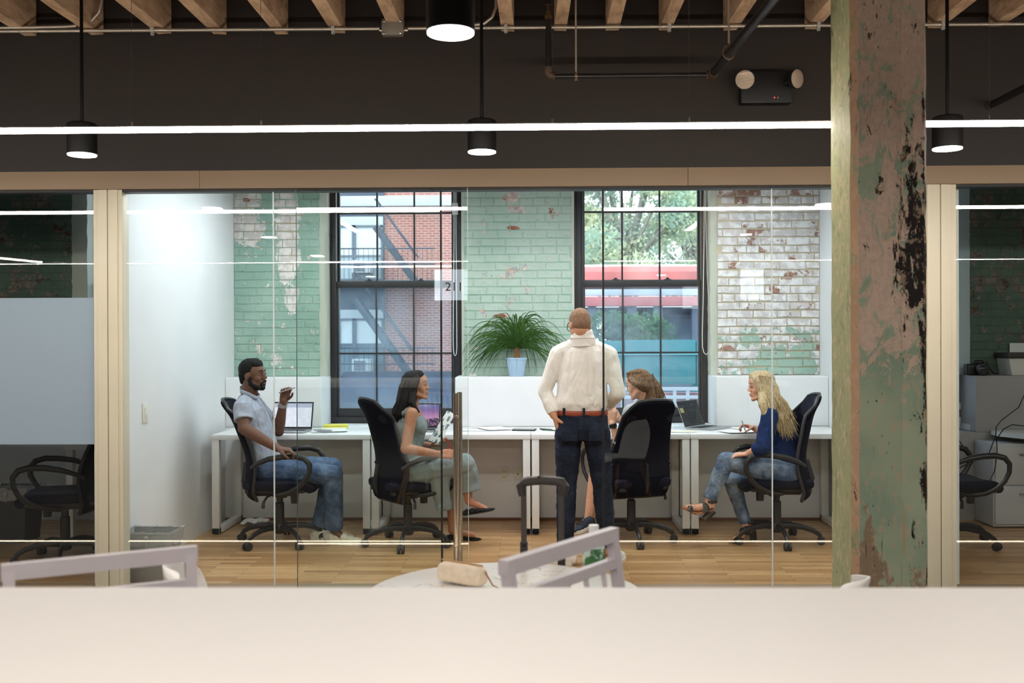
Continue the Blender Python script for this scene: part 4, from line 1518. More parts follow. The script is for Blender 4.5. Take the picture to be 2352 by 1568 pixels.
MB().cyl((hp_.x, hp_.y, pz + .055), (hp_.x, hp_.y, 3.62), .0055, None, 8).build('hanger_rod', M_CON, sp)
MB().tube([hp_ + V((math.cos(t) * .029, 0, math.sin(t) * .036 + .010)) for t in [k * PI / 8 for k in range(16)]], .004, 6, closed=True).build('hanger_ring', M_STEEL, sp)
sp2 = thing('sprinkler_pipe', P(2276, 240, 5.8), 'black pipe stub coming off the dark wall beyond the post', 'pipe')
q = P(2277, 241, 5.88)
MB().tube([(q.x, 5.9, q.z), (q.x, 5.2, q.z), (q.x + .02, 1.0, q.z)], .021, 14).build('pipe', M_PIPE, sp2)
MB().cyl((q.x, 5.9, q.z), (q.x, 5.88, q.z), .027, None, 16).build('wall_collar', M_FIT, sp2)

# ---- emergency light
el = thing('emergency_light', P(1759, 205, 5.86), 'black emergency light with two round lamp heads', 'emergency light')
a, b = P(1700, 165, 5.84), P(1818, 238, 5.84)
MB().box(a.x, b.x, 5.82, 5.90, b.z, a.z).build('housing', M_BLACK, el, bevel=.012)
M_REFL = NT('ribbed_lamp_reflector')
_w = M_REFL.n('TexWave'); _w.bands_direction = 'Z'; M_REFL.l(M_REFL.obj(), _w.inputs[0]); _w.inputs['Scale'].default_value = 60
M_REFL.bsdf(M_REFL.mix(_w.outputs[1], rgb(150, 120, 100), rgb(240, 222, 200)), 0.25, 0.3, 0.6, _w.outputs[1], .4, .004)
for px, py, ax in ((1711, 183, -.25), (1830, 181, .75)):
    c = P(px, py, 5.76)
    d = V((ax, -1, -.12)).normalized()
    q = d.to_track_quat('Z', 'Y').to_matrix()
    hd = MB().lathe([(.02, -.05), (.045, -.035), (.057, -.005), (.057, .004)], c, 28, q).build('lamp_head', M_BLACK, el)
    MB().lathe([(.053, .002), (.053, .006), (.04, .012), (.01, .015)], c, 28, q).build('lens', M_REFL.m, hd)
    MB().cyl(c - d * .03, (c.x * .6 + (a.x + b.x) / 2 * .4, 5.85, c.z - .01), .014, None, 10).build('bracket', M_BLACK, el)
for px, col in ((1779, (1, .05, .05)), (1787, (.35, .25, .05))):
    MB().ell(P(px, 224, 5.818), (.004, .002, .004), None, 8, 6).build('indicator', emitter('indicator_%d' % px, col, 2.0 if px == 1779 else .6), el)

# ---- blind chains
M_CHAIN = simple('white_bead_chain', (226, 228, 224), 0.4)


def chain(pts, label, bracket=None):
    r = thing('blind_chain', pts[len(pts) // 2], label, 'blind chain', 'looped blind chains')
    MB().tube(pts, .0038, 6).build('bead_loop', M_CHAIN, r)
    if bracket:
        c = P(bracket[0], bracket[1], 8.57)
        MB().obox((c.x, c.y + .02, c.z), (.05, .03, .10)).build('bracket', M_CHAIN, r, bevel=.004)
    return r


yc = 8.58
chain([P(1043, 400, yc), P(1043, 560, yc), P(1041.5, 700, yc), P(1041, 780, yc), P(1041.5, 803, yc), P(1043, 814, yc), P(1045.5, 817, yc), P(1048, 813, yc), P(1049.5, 800, yc), P(1049, 700, yc), P(1047.5, 560, yc), P(1047, 400, yc)],
      'looped white blind chain beside the door number', (1045, 479))
chain([P(1618, 400, yc), P(1617, 560, yc), P(1615, 690, yc), P(1613, 770, yc), P(1613.5, 797, yc), P(1617, 810, yc), P(1622, 814, yc), P(1627.5, 809, yc), P(1631, 796, yc), P(1630, 740, yc), P(1625, 640, yc), P(1621, 500, yc), P(1621, 400, yc)],
      'looped white blind chain beside the whitewashed brick')

# ---- switch and outlets
M_IVORY = simple('ivory_plastic', (232, 230, 222), 0.4)
yy = 6.51
sw = thing('light_switch', (XL, yy, 1.02), 'white double light switch on the office wall', 'switch')
B('plate', M_IVORY, (XL, XL + .008, yy - .042, yy + .042, .955, 1.085), sw, bevel=.002)
B('rocker', M_IVORY, (XL + .008, XL + .012, yy - .017, yy + .017, .985, 1.055), sw, bevel=.002)
B('slider', M_IVORY, (XL + .010, XL + .018, yy + .004, yy + .012, 1.0, 1.012), sw, bevel=.002)
for px, lab in ((1158.5, 'ivory double outlet under the desk'), (1190, 'blank ivory wall plate beside the outlet')):
    c = P(px, 1088, YK)
    o = thing('outlet', c, lab, 'outlet')
    MB().obox((c.x, YK - .003, c.z), (.072, .006, .116)).build('plate', M_IVORY, o, bevel=.002)
    if px < 1170:
        for s in (-1, 1):
            rc = MB().obox((c.x, YK - .0065, c.z + s * .024), (.032, .004, .030)).build('receptacle', M_IVORY, o, bevel=.006)
            MB().obox((c.x - .007, YK - .009, c.z + s * .024), (.003, .003, .010)).obox((c.x + .007, YK - .009, c.z + s * .024), (.003, .003, .010)).build('slot', M_BLACK, rc)
    else:
        MB().ell((c.x, YK - .007, c.z), (.006, .003, .006), None, 10, 6).build('jack', M_BLACK, o)

# ---- ponytail palm in a pale blue pot
pc = P(1186.5, 868, 8.355); pc.z = 1.185
pl = thing('potted_palm', pc, 'ponytail palm with drooping leaves in a pale blue pot on the ledge', 'plant')
pot = MB().lathe([(.058, 0), (.062, .004), (.083, .142), (.087, .144), (.087, .156), (.083, .157), (.078, .14), (.05, .138)], pc, 36).build('pot', simple('pale_blue_enamel', (176, 206, 232), 0.3), pl)
MB().lathe([(.077, .132), (.06, .142), (.01, .144)], pc, 20).build('soil', simple('dark_soil', (58, 44, 34), .9, 0, .2, .3, 40), pl)
top = pc + V((.004, 0, .245))
MB().tube([pc + V((0, 0, .13)), pc + V((.004, 0, .17)), pc + V((0, 0, .21)), top], [.034, .026, .021, .022], 12).build('trunk', simple('palm_trunk', (128, 92, 58), .8, 0, .2, .25, 30, .6, 60), pl)
random.seed(33)
mb = MB()
for i in range(190):
    az = random.uniform(0, 2 * PI)
    el_ = random.uniform(.15, 1.45)
    L = random.uniform(.34, .60)
    d = V((math.cos(az) * math.cos(el_), math.sin(az) * math.cos(el_) * .8, math.sin(el_)))
    if d.y > 0:
        d.y *= .35
    p = top + V((random.uniform(-.015, .015), random.uniform(-.015, .015), random.uniform(-.02, .02)))
    v = d * 1.0
    pts = [p.copy()]
    n = 11
    for k in range(n):
        v = v + V((0, 0, -1)) * (.09 + .17 * k / n)
        p = p + v.normalized() * (L / n)
        p.y = min(p.y, YB - .03)
        if p.z < 1.192:
            p.z = 1.192 + random.uniform(0, .01)
        if abs(p.x - pc.x) < .09 and abs(p.y - pc.y) < .09 and p.z < pc.z + .16:
            p = p + V((p.x - pc.x, p.y - pc.y, 0)).normalized() * .02
        pts.append(p.copy())
    w = random.uniform(.0030, .0048)
    mb.tube(pts, [w * s for s in (.6, .9, 1, 1, 1, .95, .9, .8, .65, .5, .3, .1)], 4, .28)
fol = mb.build('leaves', leaf_mat('palm_leaf', (48, 84, 44), (92, 130, 66)), pl)
fol['kind'] = 'stuff'
# small grey stone crumbs on the ledge
c = P(1087, 864, 8.36); c.z = 1.185
cr = tag(MB().obox((c.x, c.y, c.z + .006), (.06, .03, .012)).ell((c.x + .01, c.y, c.z + .014), (.018, .014, .014), None, 8, 6).ell((c.x - .022, c.y, c.z + .012), (.012, .012, .012), None, 8, 6).build('plaster_crumb', M_JAMB), 'crumbled bit of plaster on the ledge near the plant', 'plaster crumb')


# ---- laptops
M_ALUM = simple('laptop_aluminium', (176, 178, 182), 0.32, 0.85)
M_KEYS = simple('black_laptop_keys', (24, 24, 26), 0.5)


def display(name, kind):
    t = NT(name)
    o = t.obj()
    sep = t.n('SeparateXYZ'); t.l(o, sep.inputs[0])
    x, z = sep.outputs[0], sep.outputs[1]
    if kind == 'page':
        w = t.n('TexWave'); w.bands_direction = 'Y'; t.l(o, w.inputs[0]); w.inputs['Scale'].default_value = 26
        ln = t.math('MULTIPLY', t.ramp(w.outputs[1], .78, .86), t.ramp(t.noise(o, 22, 2), .44, .5))
        ln = t.math('MULTIPLY', ln, t.ramp(x, .05, .0501) if False else 1.0)
        c = t.mix(t.math('MULTIPLY', ln, .35), rgb(226, 228, 242), rgb(120, 124, 170))
        bar = t.ramp(z, .182, .185)
        c = t.mix(bar, c, rgb(176, 184, 206))
        st = .92
    elif kind == 'dusk':
        g = t.ramp(z, .07, .20)
        c = t.mix(g, rgb(206, 150, 190), rgb(74, 66, 150))
        ridge = t.math('ADD', .055, t.math('MULTIPLY', t.noise(t.scale(o, (14, 0, 0)), 1.0, 3), .06))
        mt = t.math('LESS_THAN', z, ridge)
        c = t.mix(mt, c, t.mix(t.ramp(t.noise(o, 60, 4), .45, .6), rgb(38, 44, 92), rgb(176, 120, 130)))
        win = t.math('MULTIPLY', t.math('LESS_THAN', x, -.05), t.math('MULTIPLY', t.math('GREATER_THAN', z, .07), t.math('LESS_THAN', z, .16)))
        c = t.mix(win, c, rgb(232, 236, 246))
        st = .8
    else:
        v = t.n('TexVoronoi'); t.l(o, v.inputs[0]); v.inputs['Scale'].default_value = 42
        c = t.mix(t.math('MULTIPLY', t.ramp(v.outputs[0], .28, .2), .5), rgb(40, 42, 46), rgb(140, 144, 150))
        win = t.math('MULTIPLY', t.math('LESS_THAN', x, -.10), t.math('MULTIPLY', t.math('GREATER_THAN', z, .13), t.math('LESS_THAN', z, .17)))
        c = t.mix(win, c, rgb(178, 176, 120))
        st = .6
    e = t.n('Emission'); t.l(c, e.inputs[0]); e.inputs[1].default_value = st
    gl = t.n('BsdfGlossy'); gl.inputs['Roughness'].default_value = .08
    fr = t.n('Fresnel'); fr.inputs[0].default_value = 1.3
    m = t.n('MixShader'); t.l(fr.outputs[0], m.inputs[0]); t.l(e.outputs[0], m.inputs[1]); t.l(gl.outputs[0], m.inputs[2])
    t.l(m.outputs[0], t.out.inputs[0])
    return t.m


def laptop(loc, rz, tilt, kind, label, w=.335, d=.232):
    """Hinge line at loc; the keyboard lies toward local -Y."""
    r = thing('laptop', loc, label, 'laptop', 'laptops on the desks', rz)
    MB().box(-w / 2, w / 2, -d, 0, 0.001, .013).build('base', M_ALUM, r, bevel=.004, local=True)
    k = MB()
    for i in range(5):
        for j in range(13):
            x = -w * .43 + j * w * .86 / 13
            y = -.035 - i * .019
            k.box(x + .001, x + w * .86 / 13 - .002, y - .016, y, .013, .0145)
    k.build('keyboard', M_KEYS, r, smooth=False, local=True)
    MB().box(-.05, .05, -d + .012, -.145, .0128, .0135).build('trackpad', simple('trackpad_' + kind, (150, 152, 156), .3, .6), r, local=True)
    R = Matrix.Rotation(-tilt, 3, 'X')
    lid = MB().box(-w / 2, w / 2, 0, .006, .008, d).build('lid', M_ALUM, r, bevel=.003, local=True)
    bz = MB().box(-w / 2 + .002, w / 2 - .002, -.001, .0005, .012, d - .003).build('bezel', M_KEYS, lid, local=True)
    # display as its own flat panel: object axes x, y along the screen
    me = MB()
    me.box(-w / 2 + .012, w / 2 - .012, .026, d - .014, -.0005, .0005)
    dp = me.build('display', display(name='display_' + kind, kind=kind), lid, smooth=False, local=True)
    dp.rotation_euler = (PI / 2, 0, 0)
    dp.location = (0, -.0018, 0)
    lid.rotation_euler = (-tilt, 0, 0)
    lid.location = (0, 0, .006)
    return r


h = PZ(668, 989, DZ); laptop((h.x + .005, h.y, DZ), math.radians(-4), math.radians(16), 'page', 'silver laptop with a bright white page, on the desk behind the seated man')
h = PZ(967, 987, DZ); laptop((h.x, h.y, DZ), math.radians(-4), math.radians(13), 'dusk', 'silver laptop with a purple mountain screen, behind the dark haired woman', .31, .215)
h = PZ(1598, 982, DZ); laptop((h.x, h.y, DZ), math.radians(52), math.radians(22), 'dark', 'laptop with a dark screen on the desk of the blonde woman')

# ---- papers and desk things
M_PAPER = simple('white_paper', (242, 243, 244), 0.7)
M_YELLOW = simple('yellow_pad_paper', (238, 232, 130), 0.7)


def sheet_on(px, py, size, rz, label, m=M_PAPER, z=DZ, n=1, name='paper_sheet', group='papers on the desks', cat='paper', curl=.004):
    c = PZ(px, py, z)
    w, h_ = size
    rows = []
    for i in range(7):
        row = []
        for k in range(7):
            u, v = i / 6 - .5, k / 6 - .5
            row.append(V((u * w, v * h_, .0012 * n + curl * (max(0, abs(u) - .3) + max(0, abs(v) - .35)) * 3)))
        rows.append(row)
    R = Matrix.Rotation(rz, 3, 'Z')
    o = MB().sheet([[R @ p + V((c.x, c.y, z)) for p in r_] for r_ in rows]).build(name, m, None, solid=.0008 * n)
    return tag(o, label, cat, group)


sheet_on(742, 990, (.216, .279), .5, 'white sheet under the phone on the first desk')
sheet_on(765, 988, (.216, .279), .25, 'white sheet beside the yellow pad', n=2, z=DZ + .005)
pad = PZ(770, 984, DZ)
yp = thing('legal_pad', (pad.x, pad.y, DZ), 'yellow legal pad with rolled pages near the first laptop', 'notepad')
Rz = Matrix.Rotation(.12, 3, 'Z')
MB().sheet([[Rz @ V((u * .21, v * .14, .008)) + V((pad.x, pad.y, DZ)) for v in (-.5, 0, .5)] for u in (-.5, -.2, .1, .5)]).build('page_block', M_YELLOW, yp, solid=.006)
MB().tube([Rz @ V((u, .07, .02)) + V((pad.x, pad.y, DZ)) for u in (-.10, 0, .10)], .014, 10, .8).build('rolled_pages', M_YELLOW, yp)
ph = PZ(741, 992, DZ)
pn = thing('phone', (ph.x, ph.y, DZ + .010), 'grey smartphone lying on the sheet near the yellow pad', 'phone', None, .9)
MB().box(-.036, .036, -.072, .072, .001, .009).build('body', M_ALUM, pn, bevel=.003, local=True)
MB().box(-.033, .033, -.062, .062, .0088, .0096).build('screen', simple('grey_phone_screen', (120, 126, 134), .1), pn, local=True)
sheet_on(1105, 987, (.30, .216), .05, 'white sheet on the second desk, left of the tablet')
sheet_on(1135, 984, (.216, .279), .4, 'overlapping white sheet near the tablet', n=2, z=DZ + .005)
sheet_on(1075, 980, (.216, .279), .1, 'white sheet beside the door handle', n=1)
sheet_on(1175, 977, (.20, .12), -.05, 'pale yellow slip behind the tablet', M_YELLOW)
tb_ = PZ(1204, 988, DZ)
tt = thing('tablet', (tb_.x, tb_.y, DZ), 'black tablet lying on the desk near the standing man', 'tablet', None, -.12)
MB().box(-.092, .092, -.06, .075, .001, .010).build('body', M_BLACK, tt, bevel=.004, local=True)
MB().box(-.082, .082, -.05, .066, .0098, .0106).build('screen', simple('black_tablet_glass', (14, 15, 18), .08), tt, local=True)
for k, (px, lab, m) in enumerate(((1256, 'dark pen lying on the desk next to the standing man', M_BLACK), (1262, 'green pen lying beside the dark pen', simple('green_pen', (54, 92, 70), .4)))):
    c = PZ(px, 987 + k * 2, DZ)
    pn = thing('pen', (c.x, c.y, DZ + .006), lab, 'pen', 'pens on the desk')
    a_ = V((.055, -.05, 0)) if k == 0 else V((.06, -.04, 0))
    MB().cyl(c + V((0, 0, .005)) - a_, c + V((0, 0, .005)) + a_ * .8, .0048, None, 10).build('barrel', m, pn)
    MB().cyl(c + V((0, 0, .005)) + a_ * .8, c + V((0, 0, .005)) + a_ * 1.05, .004, .001, 10).build('tip', M_STEEL, pn)
c = PZ(1252, 989, DZ)
sheet_on(1700, 991, (.30, .216), .35, 'white sheet the blonde woman writes on', n=2, z=DZ + .005)
sheet_on(1730, 985, (.28, .216), .1, 'white sheet beneath the hand of the blonde woman')
sheet_on(1570, 991, (.20, .14), .0, 'pale yellow sheet beside the dark laptop', simple('cream_paper', (240, 236, 206), .7))
# crumpled paper on the floor
c = PZ(585, 1205, 0.0)
random.seed(3)
rows = [[V((c.x - .10 + .20 * i / 7, c.y - .06 + .14 * k / 5, .012 + random.uniform(0, .035))) for k in range(6)] for i in range(8)]
tag(MB().sheet(rows).build('crumpled_paper', M_PAPER, None, smooth=False, solid=.001), 'crumpled white paper on the floor under the desk', 'paper')


# ---- waste baskets
def basket(name, c, w, d, h, label, m, liner):
    r = thing(name, c, label, 'waste basket', 'waste baskets')
    c = V(c)
    a = .84
    lo = [(-w / 2 * a, -d / 2 * a), (w / 2 * a, -d / 2 * a), (w / 2 * a, d / 2 * a), (-w / 2 * a, d / 2 * a)]
    hi = [(-w / 2, -d / 2), (w / 2, -d / 2), (w / 2, d / 2), (-w / 2, d / 2)]
    mb = MB()
    pts = [c + V((x, y, .003)) for x, y in lo] + [c + V((x, y, h)) for x, y in hi]
    mb.poly(pts, [(0, 1, 5, 4), (1, 2, 6, 5), (2, 3, 7, 6), (3, 0, 4, 7), (3, 2, 1, 0)])
    mb.build('bin', m, r, solid=.002, smooth=False)
    MB().tube([c + V((x, y, h)) for x, y in hi], .007, 6, closed=True).build('rim', m, r)
    if liner:
        random.seed(8)
        ring = []
        per = [hi[0], hi[1], hi[2], hi[3]]
        pp = []
        for i in range(4):
            p0, p1 = V(per[i] + (0,)), V(per[(i + 1) % 4] + (0,))
            for k in range(8):
                pp.append(p0.lerp(p1, k / 8))
        rows = []
        for (s, z) in ((1.02, h - .075), (1.06, h - .02), (1.055, h + .006), (.97, h + .002), (.92, h - .08)):
            rows.append([c + V((p.x * s + random.uniform(-.005, .005), p.y * s + random.uniform(-.005, .005), z + random.uniform(-.012, .012))) for p in pp])
        rows = [rr + [rr[0]] for rr in rows]
        tl = NT('clear_bin_liner')
        _tr = tl.n('BsdfTransparent'); _tr.inputs[0].default_value = (.9, .9, .9, 1)
        _df = tl.n('BsdfPrincipled'); _df.inputs['Base Color'].default_value = rgb(214, 214, 212); _df.inputs['Roughness'].default_value = .25
        _mx = tl.n('MixShader'); _mx.inputs[0].default_value = .42
        tl.l(_tr.outputs[0], _mx.inputs[1]); tl.l(_df.outputs[0], _mx.inputs[2]); tl.l(_mx.outputs[0], tl.out.inputs[0])
        MB().sheet(rows).build('liner', tl.m, r)
        MB().ell(c + V((.02, -d / 2 - .012, h - .03)), (.02, .01, .02), None, 10, 6).tube([c + V((.02, -d / 2 - .012, h - .035)), c + V((.025, -d / 2 - .01, h - .09))], [.012, .004], 6).build('liner_knot', tl.m, r)
    return r


def mesh_metal():
    t = NT('grey_mesh_metal')
    p = t.pos()
    v = t.noise(p, 260, 1)
    t.bsdf(t.mix(v, rgb(140, 140, 140), rgb(196, 196, 196)), .45, .5, .5)
    return t.m


M_BIN = mesh_metal()
basket('waste_basket', (P(347, 1280, 6.2).x, 6.2, 0), .315, .24, .305, 'grey mesh waste basket with a clear liner against the white wall', M_BIN, True)
basket('waste_basket', (P(30, 1150, 7.4).x, 7.4, 0), .34, .28, .40, 'dark waste basket behind the empty chair in the unlit office', simple('dark_bin', (64, 64, 68), .5), True)
c = PZ(22, 1209, 0)
tag(MB().tube([(c.x - .5, c.y, .008), (c.x - .1, c.y - .02, .008), (c.x + .15, c.y + .03, .008)], .008, 6, .6).build('red_cable', simple('red_cable_sheath', (176, 52, 38), .5)), 'red cable on the floor beneath the dark waste basket', 'cable')

# ---- table things
pcs = P(1062, 1318, 3.05); pcs.z = .745
a_, b_ = PZ(1010, 1312, .772), PZ(1115, 1330, .772)
axis = (V((b_.x, b_.y, 0)) - V((a_.x, a_.y, 0))).normalized()
sd = V((-axis.y, axis.x, 0))
Lc = .175
cc = V(((a_.x + b_.x) / 2, (a_.y + b_.y) / 2, .745))
pc_ = thing('pencil_case', cc, 'beige canvas pencil case on the marble table', 'pencil case')
M_CANVAS = simple('beige_canvas', (240, 224, 202), .8, 0, .2, .06, 40, .4, 250)
ring = []
rows = []
for i in range(9):
    t = i / 8 - .5
    s = 1 - (.16 if i in (0, 8) else 0.0) - .02 * math.sin(i * 2.1)
    pr_ = [(-.030, .002), (-.034, .02), (-.029, .052), (-.012, .064), (.010, .064), (.029, .053), (.034, .02), (.030, .002)]
    rows.append([cc + axis * (t * Lc) + sd * (x * s) + V((0, 0, (z - .03) * s + .03)) for x, z in pr_])
mb = MB(); g = [[mb.bm.verts.new(p) for p in r_] for r_ in rows]
for i in range(8):
    for k in range(8):
        mb.bm.faces.new((g[i][k], g[i][(k + 1) % 8], g[i + 1][(k + 1) % 8], g[i + 1][k]))
mb.bm.faces.new(g[0][::-1]); mb.bm.faces.new(g[-1])
mb.build('pouch', M_CANVAS, pc_, subd=2)
e = cc + axis * (Lc / 2)
MB().tube([e + V((0, 0, .05)), e + axis * .012 + V((0, 0, .035)), e + axis * .03 + V((0, 0, .012)), e + axis * .055 + sd * .01 + V((0, 0, .003))], .0025, 6).build('zip_cord', simple('brown_cord', (150, 108, 72), .7), pc_)
MB().tube([cc - axis * (Lc * .46) + V((0, 0, .066)), cc + axis * (Lc * .46) + V((0, 0, .066))], .003, 6, .6).build('zip', simple('tan_zip', (196, 156, 112), .6), pc_)

bt = P(1364, 1330, 2.9); bt.z = .745
bo = thing('water_bottle', bt, 'clear plastic water bottle with a green label behind the grey chair', 'bottle')
M_PET = glass('clear_bottle_plastic', (.93, .95, .95), 1.35, .25, (.9, .92, .92))
prof = [(.018, 0), (.030, .004), (.032, .012)]
for k in range(6):
    prof += [(.032, .016 + k * .013), (.030, .022 + k * .013)]
prof += [(.032, .10), (.032, .148), (.028, .165), (.018, .182), (.0125, .19), (.0125, .198)]
MB().lathe(prof, bt, 32).build('body', M_PET, bo)
tl = NT('green_bottle_label')
_o = tl.obj(); _n = tl.noise(_o, 14, 3)
tl.bsdf(tl.mix(tl.ramp(_n, .5, .54), rgb(58, 112, 66), rgb(196, 214, 206)), .4)
MB().lathe([(.0326, .100), (.0328, .102), (.0328, .146), (.0326, .148)], bt, 32).build('label_band', tl.m, bo)
MB().lathe([(.0145, .193), (.0150, .196), (.0150, .210), (.0140, .213)], bt, 24).build('screw_cap', simple('white_cap', (240, 240, 240), .4), bo)

# ---- suitcase with raised handle
s0, s1 = P(1203, 1115, 3.50), P(1289, 1115, 3.46)
M_HANDLE = simple('dark_grey_handle', (58, 52, 50), .4)
M_TUBE = simple('gunmetal_tube', (84, 78, 76), .35, .6)
sc_ = V(((s0.x + s1.x) / 2, (s0.y + s1.y) / 2 - .02, 0))
su = thing('suitcase', sc_, 'wheeled suitcase behind the marble table with its handle pulled up', 'suitcase')
zb = .62
ztop = s0.z
for k, s in enumerate((s0, s1)):
    MB().obox((s.x, s.y, (zb + ztop) / 2), (.020, .013, ztop - zb)).build('handle_tube', M_TUBE, su, bevel=.003)
    zj = P(1203, 1243, 3.5).z
    MB().obox((s.x, s.y, (zb + zj) / 2), (.027, .018, zj - zb)).build('outer_tube', M_HANDLE, su, bevel=.003)
    MB().obox((s.x, s.y - .010, zj - .012), (.012, .004, .012)).build('latch', M_BLACK, su)
ax = (s1 - s0).normalized()
MB().tube([s0 - ax * .004 + V((0, 0, -.035)), s0 - ax * .012 + V((0, 0, .0)), s0 - ax * .002 + V((0, 0, .012)), s0 + ax * .02 + V((0, 0, .016)), (s0 + s1) / 2 + V((0, 0, .019)), s1 - ax * .02 + V((0, 0, .016)), s1 + ax * .002 + V((0, 0, .012)), s1 + ax * .012, s1 + ax * .004 + V((0, 0, -.035))],
          [.014, .016, .016, .0155, .0155, .0155, .016, .016, .014], 10, 1.1).build('grip', M_HANDLE, su)
MB().obox(((s0.x + s1.x) / 2, (s0.y + s1.y) / 2, s0.z + .034), (.035, .012, .006)).build('button', M_BLACK, su, bevel=.002)
MB().box(sc_.x - .19, sc_.x + .19, sc_.y - .02, sc_.y + .21, .05, zb).build('shell', simple('black_suitcase_shell', (30, 30, 34), .4), su, bevel=.03, bseg=4)
for sx in (-.15, .15):
    for sy in (.02, .17):
        MB().cyl((sc_.x + sx - .012, sc_.y + sy, .027), (sc_.x + sx + .012, sc_.y + sy, .027), .026, None, 14).build('wheel', M_RUBBER, su)

# ---- things in the dim office beyond the post
cm = P(2252, 862, 8.33); cm.z = 1.185
ca = thing('camera', cm, 'black camera with a lens lying on the ledge of the dim office', 'camera')
M_CAMB = simple('black_camera_body', (22, 21, 21), .45)
MB().box(cm.x - .125, cm.x + .06, cm.y - .03, cm.y + .035, cm.z + .002, cm.z + .095).box(cm.x - .06, cm.x + .02, cm.y - .02, cm.y + .03, cm.z + .09, cm.z + .125).build('body', M_CAMB, ca, bevel=.014, bseg=3)
MB().lathe([(.042, 0), (.042, .03), (.047, .035), (.047, .065), (.036, .068)], (cm.x - .02, cm.y - .03, cm.z + .05), 28, Matrix.Rotation(PI / 2, 3, 'X')).build('lens', M_CAMB, ca)
MB().lathe([(.036, 0), (.030, .003), (.01, .008)], (cm.x - .02, cm.y - .098, cm.z + .05), 24, Matrix.Rotation(PI / 2, 3, 'X')).build('front_element', simple('dark_lens_glass', (40, 44, 52), .05), ca)
MB().cyl((cm.x + .035, cm.y, cm.z + .093), (cm.x + .035, cm.y, cm.z + .115), .022, None, 18).build('dial', M_CAMB, ca)
MB().tube([(cm.x + .06, cm.y, cm.z + .08), (cm.x + .10, cm.y - .02, cm.z + .02), (cm.x + .13, cm.y - .02, cm.z + .012), (cm.x + .14, cm.y + .02, cm.z + .012)], .008, 6, .4).build('strap', M_CAMB, ca)

bx = P(2307, 864, 8.34)
x0 = bx.x
bxr = thing('storage_box', (x0 + .2, 8.36, 1.185), 'white box with a dark lid on the ledge beside the camera', 'box')
MB().prism([(x0 + .025, 8.26, 1.187), (x0 + .42, 8.26, 1.187), (x0 + .44, 8.25, 1.325), (x0 - .005, 8.25, 1.325)], (0, .22, 0)).build('tub', simple('white_plastic_tub', (214, 212, 206), .45), bxr, bevel=.006)
B('lid', simple('dark_brown_lid', (48, 40, 36), .5), (x0 - .02, x0 + .46, 8.235, 8.482, 1.325, 1.372), bxr, bevel=.006)
c = P(2318, 800, 8.48)
o = tag(B('paper_card', M_PAPER, (c.x, c.x + .35, 8.470, 8.4735, 1.373, 1.45), bevel=0), 'white card standing on the dark lidded box', 'card')
bs = P(2225, 985, 8.42)
M_BK = [simple('book_white', (226, 226, 226), .5), simple('book_grey', (206, 206, 208), .5), simple('book_cream', (222, 216, 206), .5)]
yy = 8.40
for k, (px0, w_, lab) in enumerate(((2226, .035, 'thick white book with a small picture, leaning on the window sill'), (2219.5, .02, 'middle thin book of the three on the sill'), (2234, .02, 'outer thin book of the three on the sill'))):
    b0 = P(px0, 985, yy).x
    r = thing('book', (b0, yy, .722), lab, 'book', 'books on the sill of the dim office')
    tilt = Matrix.Rotation(math.radians(8), 3, 'Y')
    piv = (b0, yy, .722)
    if k == 0:
        b0 = P(2196, 985, yy).x
        MB().box(b0, b0 + .115, yy + .125, yy + .155, .724, .94, tilt, (b0 + .1, yy, .722)).build('cover', M_BK[0], r, bevel=.002)
        MB().box(b0 + .03, b0 + .09, yy + .1235, yy + .125, .82, .885, tilt, (b0 + .1, yy, .722)).build('cover_picture', simple('grey_print', (118, 110, 112), .6, 0, .3, .4, 40), r)
    else:
        MB().box(b0, b0 + w_, yy - .06, yy + .10, .724, .925, tilt, piv).build('cover', M_BK[k], r, bevel=.002)
        MB().box(b0 + .003, b0 + w_ - .003, yy - .061, yy - .055, .727, .921, tilt, piv).build('pages', simple('book_pages_%d' % k, (160, 140, 124), .8), r)
sk = P(2197, 830, 8.5)
tag(B('dark_speaker', M_CAMB, (sk.x - .11, sk.x - .002, 8.56, 8.63, .725, P(2197, 782, 8.5).z), bevel=.006), 'tall black speaker edge beside the dim window', 'speaker')
M_CABLE = simple('black_cable', (18, 18, 20), .5)
for pts, lab in (([V((4.35, 8.24, 1.12)), V((4.2, 8.2, 1.06)), P(2352, 908, 8.15), P(2340, 935, 8.1), P(2320, 950, 8.1), P(2300, 965, 8.1), P(2288, 980, 7.84), P(2287, 1000, 7.82), P(2270, 1045, 7.8), P(2268, 1055, 7.8)], 'black cable hanging over the desk edge in the dim office'),
                 ([V((4.6, 7.7, .745)), V((4.3, 7.68, .75)), P(2352, 978, 7.7), P(2325, 975, 7.72), P(2305, 985, 7.75), P(2289, 1008, 7.8), P(2290, 1040, 7.8), P(2285, 1080, 7.8), P(2268, 1115, 7.8)], 'black cable looping down past the grey cabinet'),
                 ([P(2192, 995, 8.2), P(2205, 1015, 8.2), P(2222, 1038, 8.2), P(2236, 1052, 8.2), P(2234, 1062, 8.2), P(2215, 1068, 8.2), P(2192, 1080, 8.2)], 'thin cable curling on the wall above the far chair')):
    tag(MB().tube(pts, .004, 6).build('cable', M_CABLE), lab, 'cable', 'cables in the dim office')
# thin vertical panel line items under the glass front: desk paper in the unlit office
c = P(163, 1022, 7.5)
tag(B('paper_sheet', M_PAPER, (c.x - .03, c.x + .05, 7.4, 7.6, .7352, .7362), bevel=0), 'white paper on the desk in the unlit office', 'paper', 'papers on the desks')

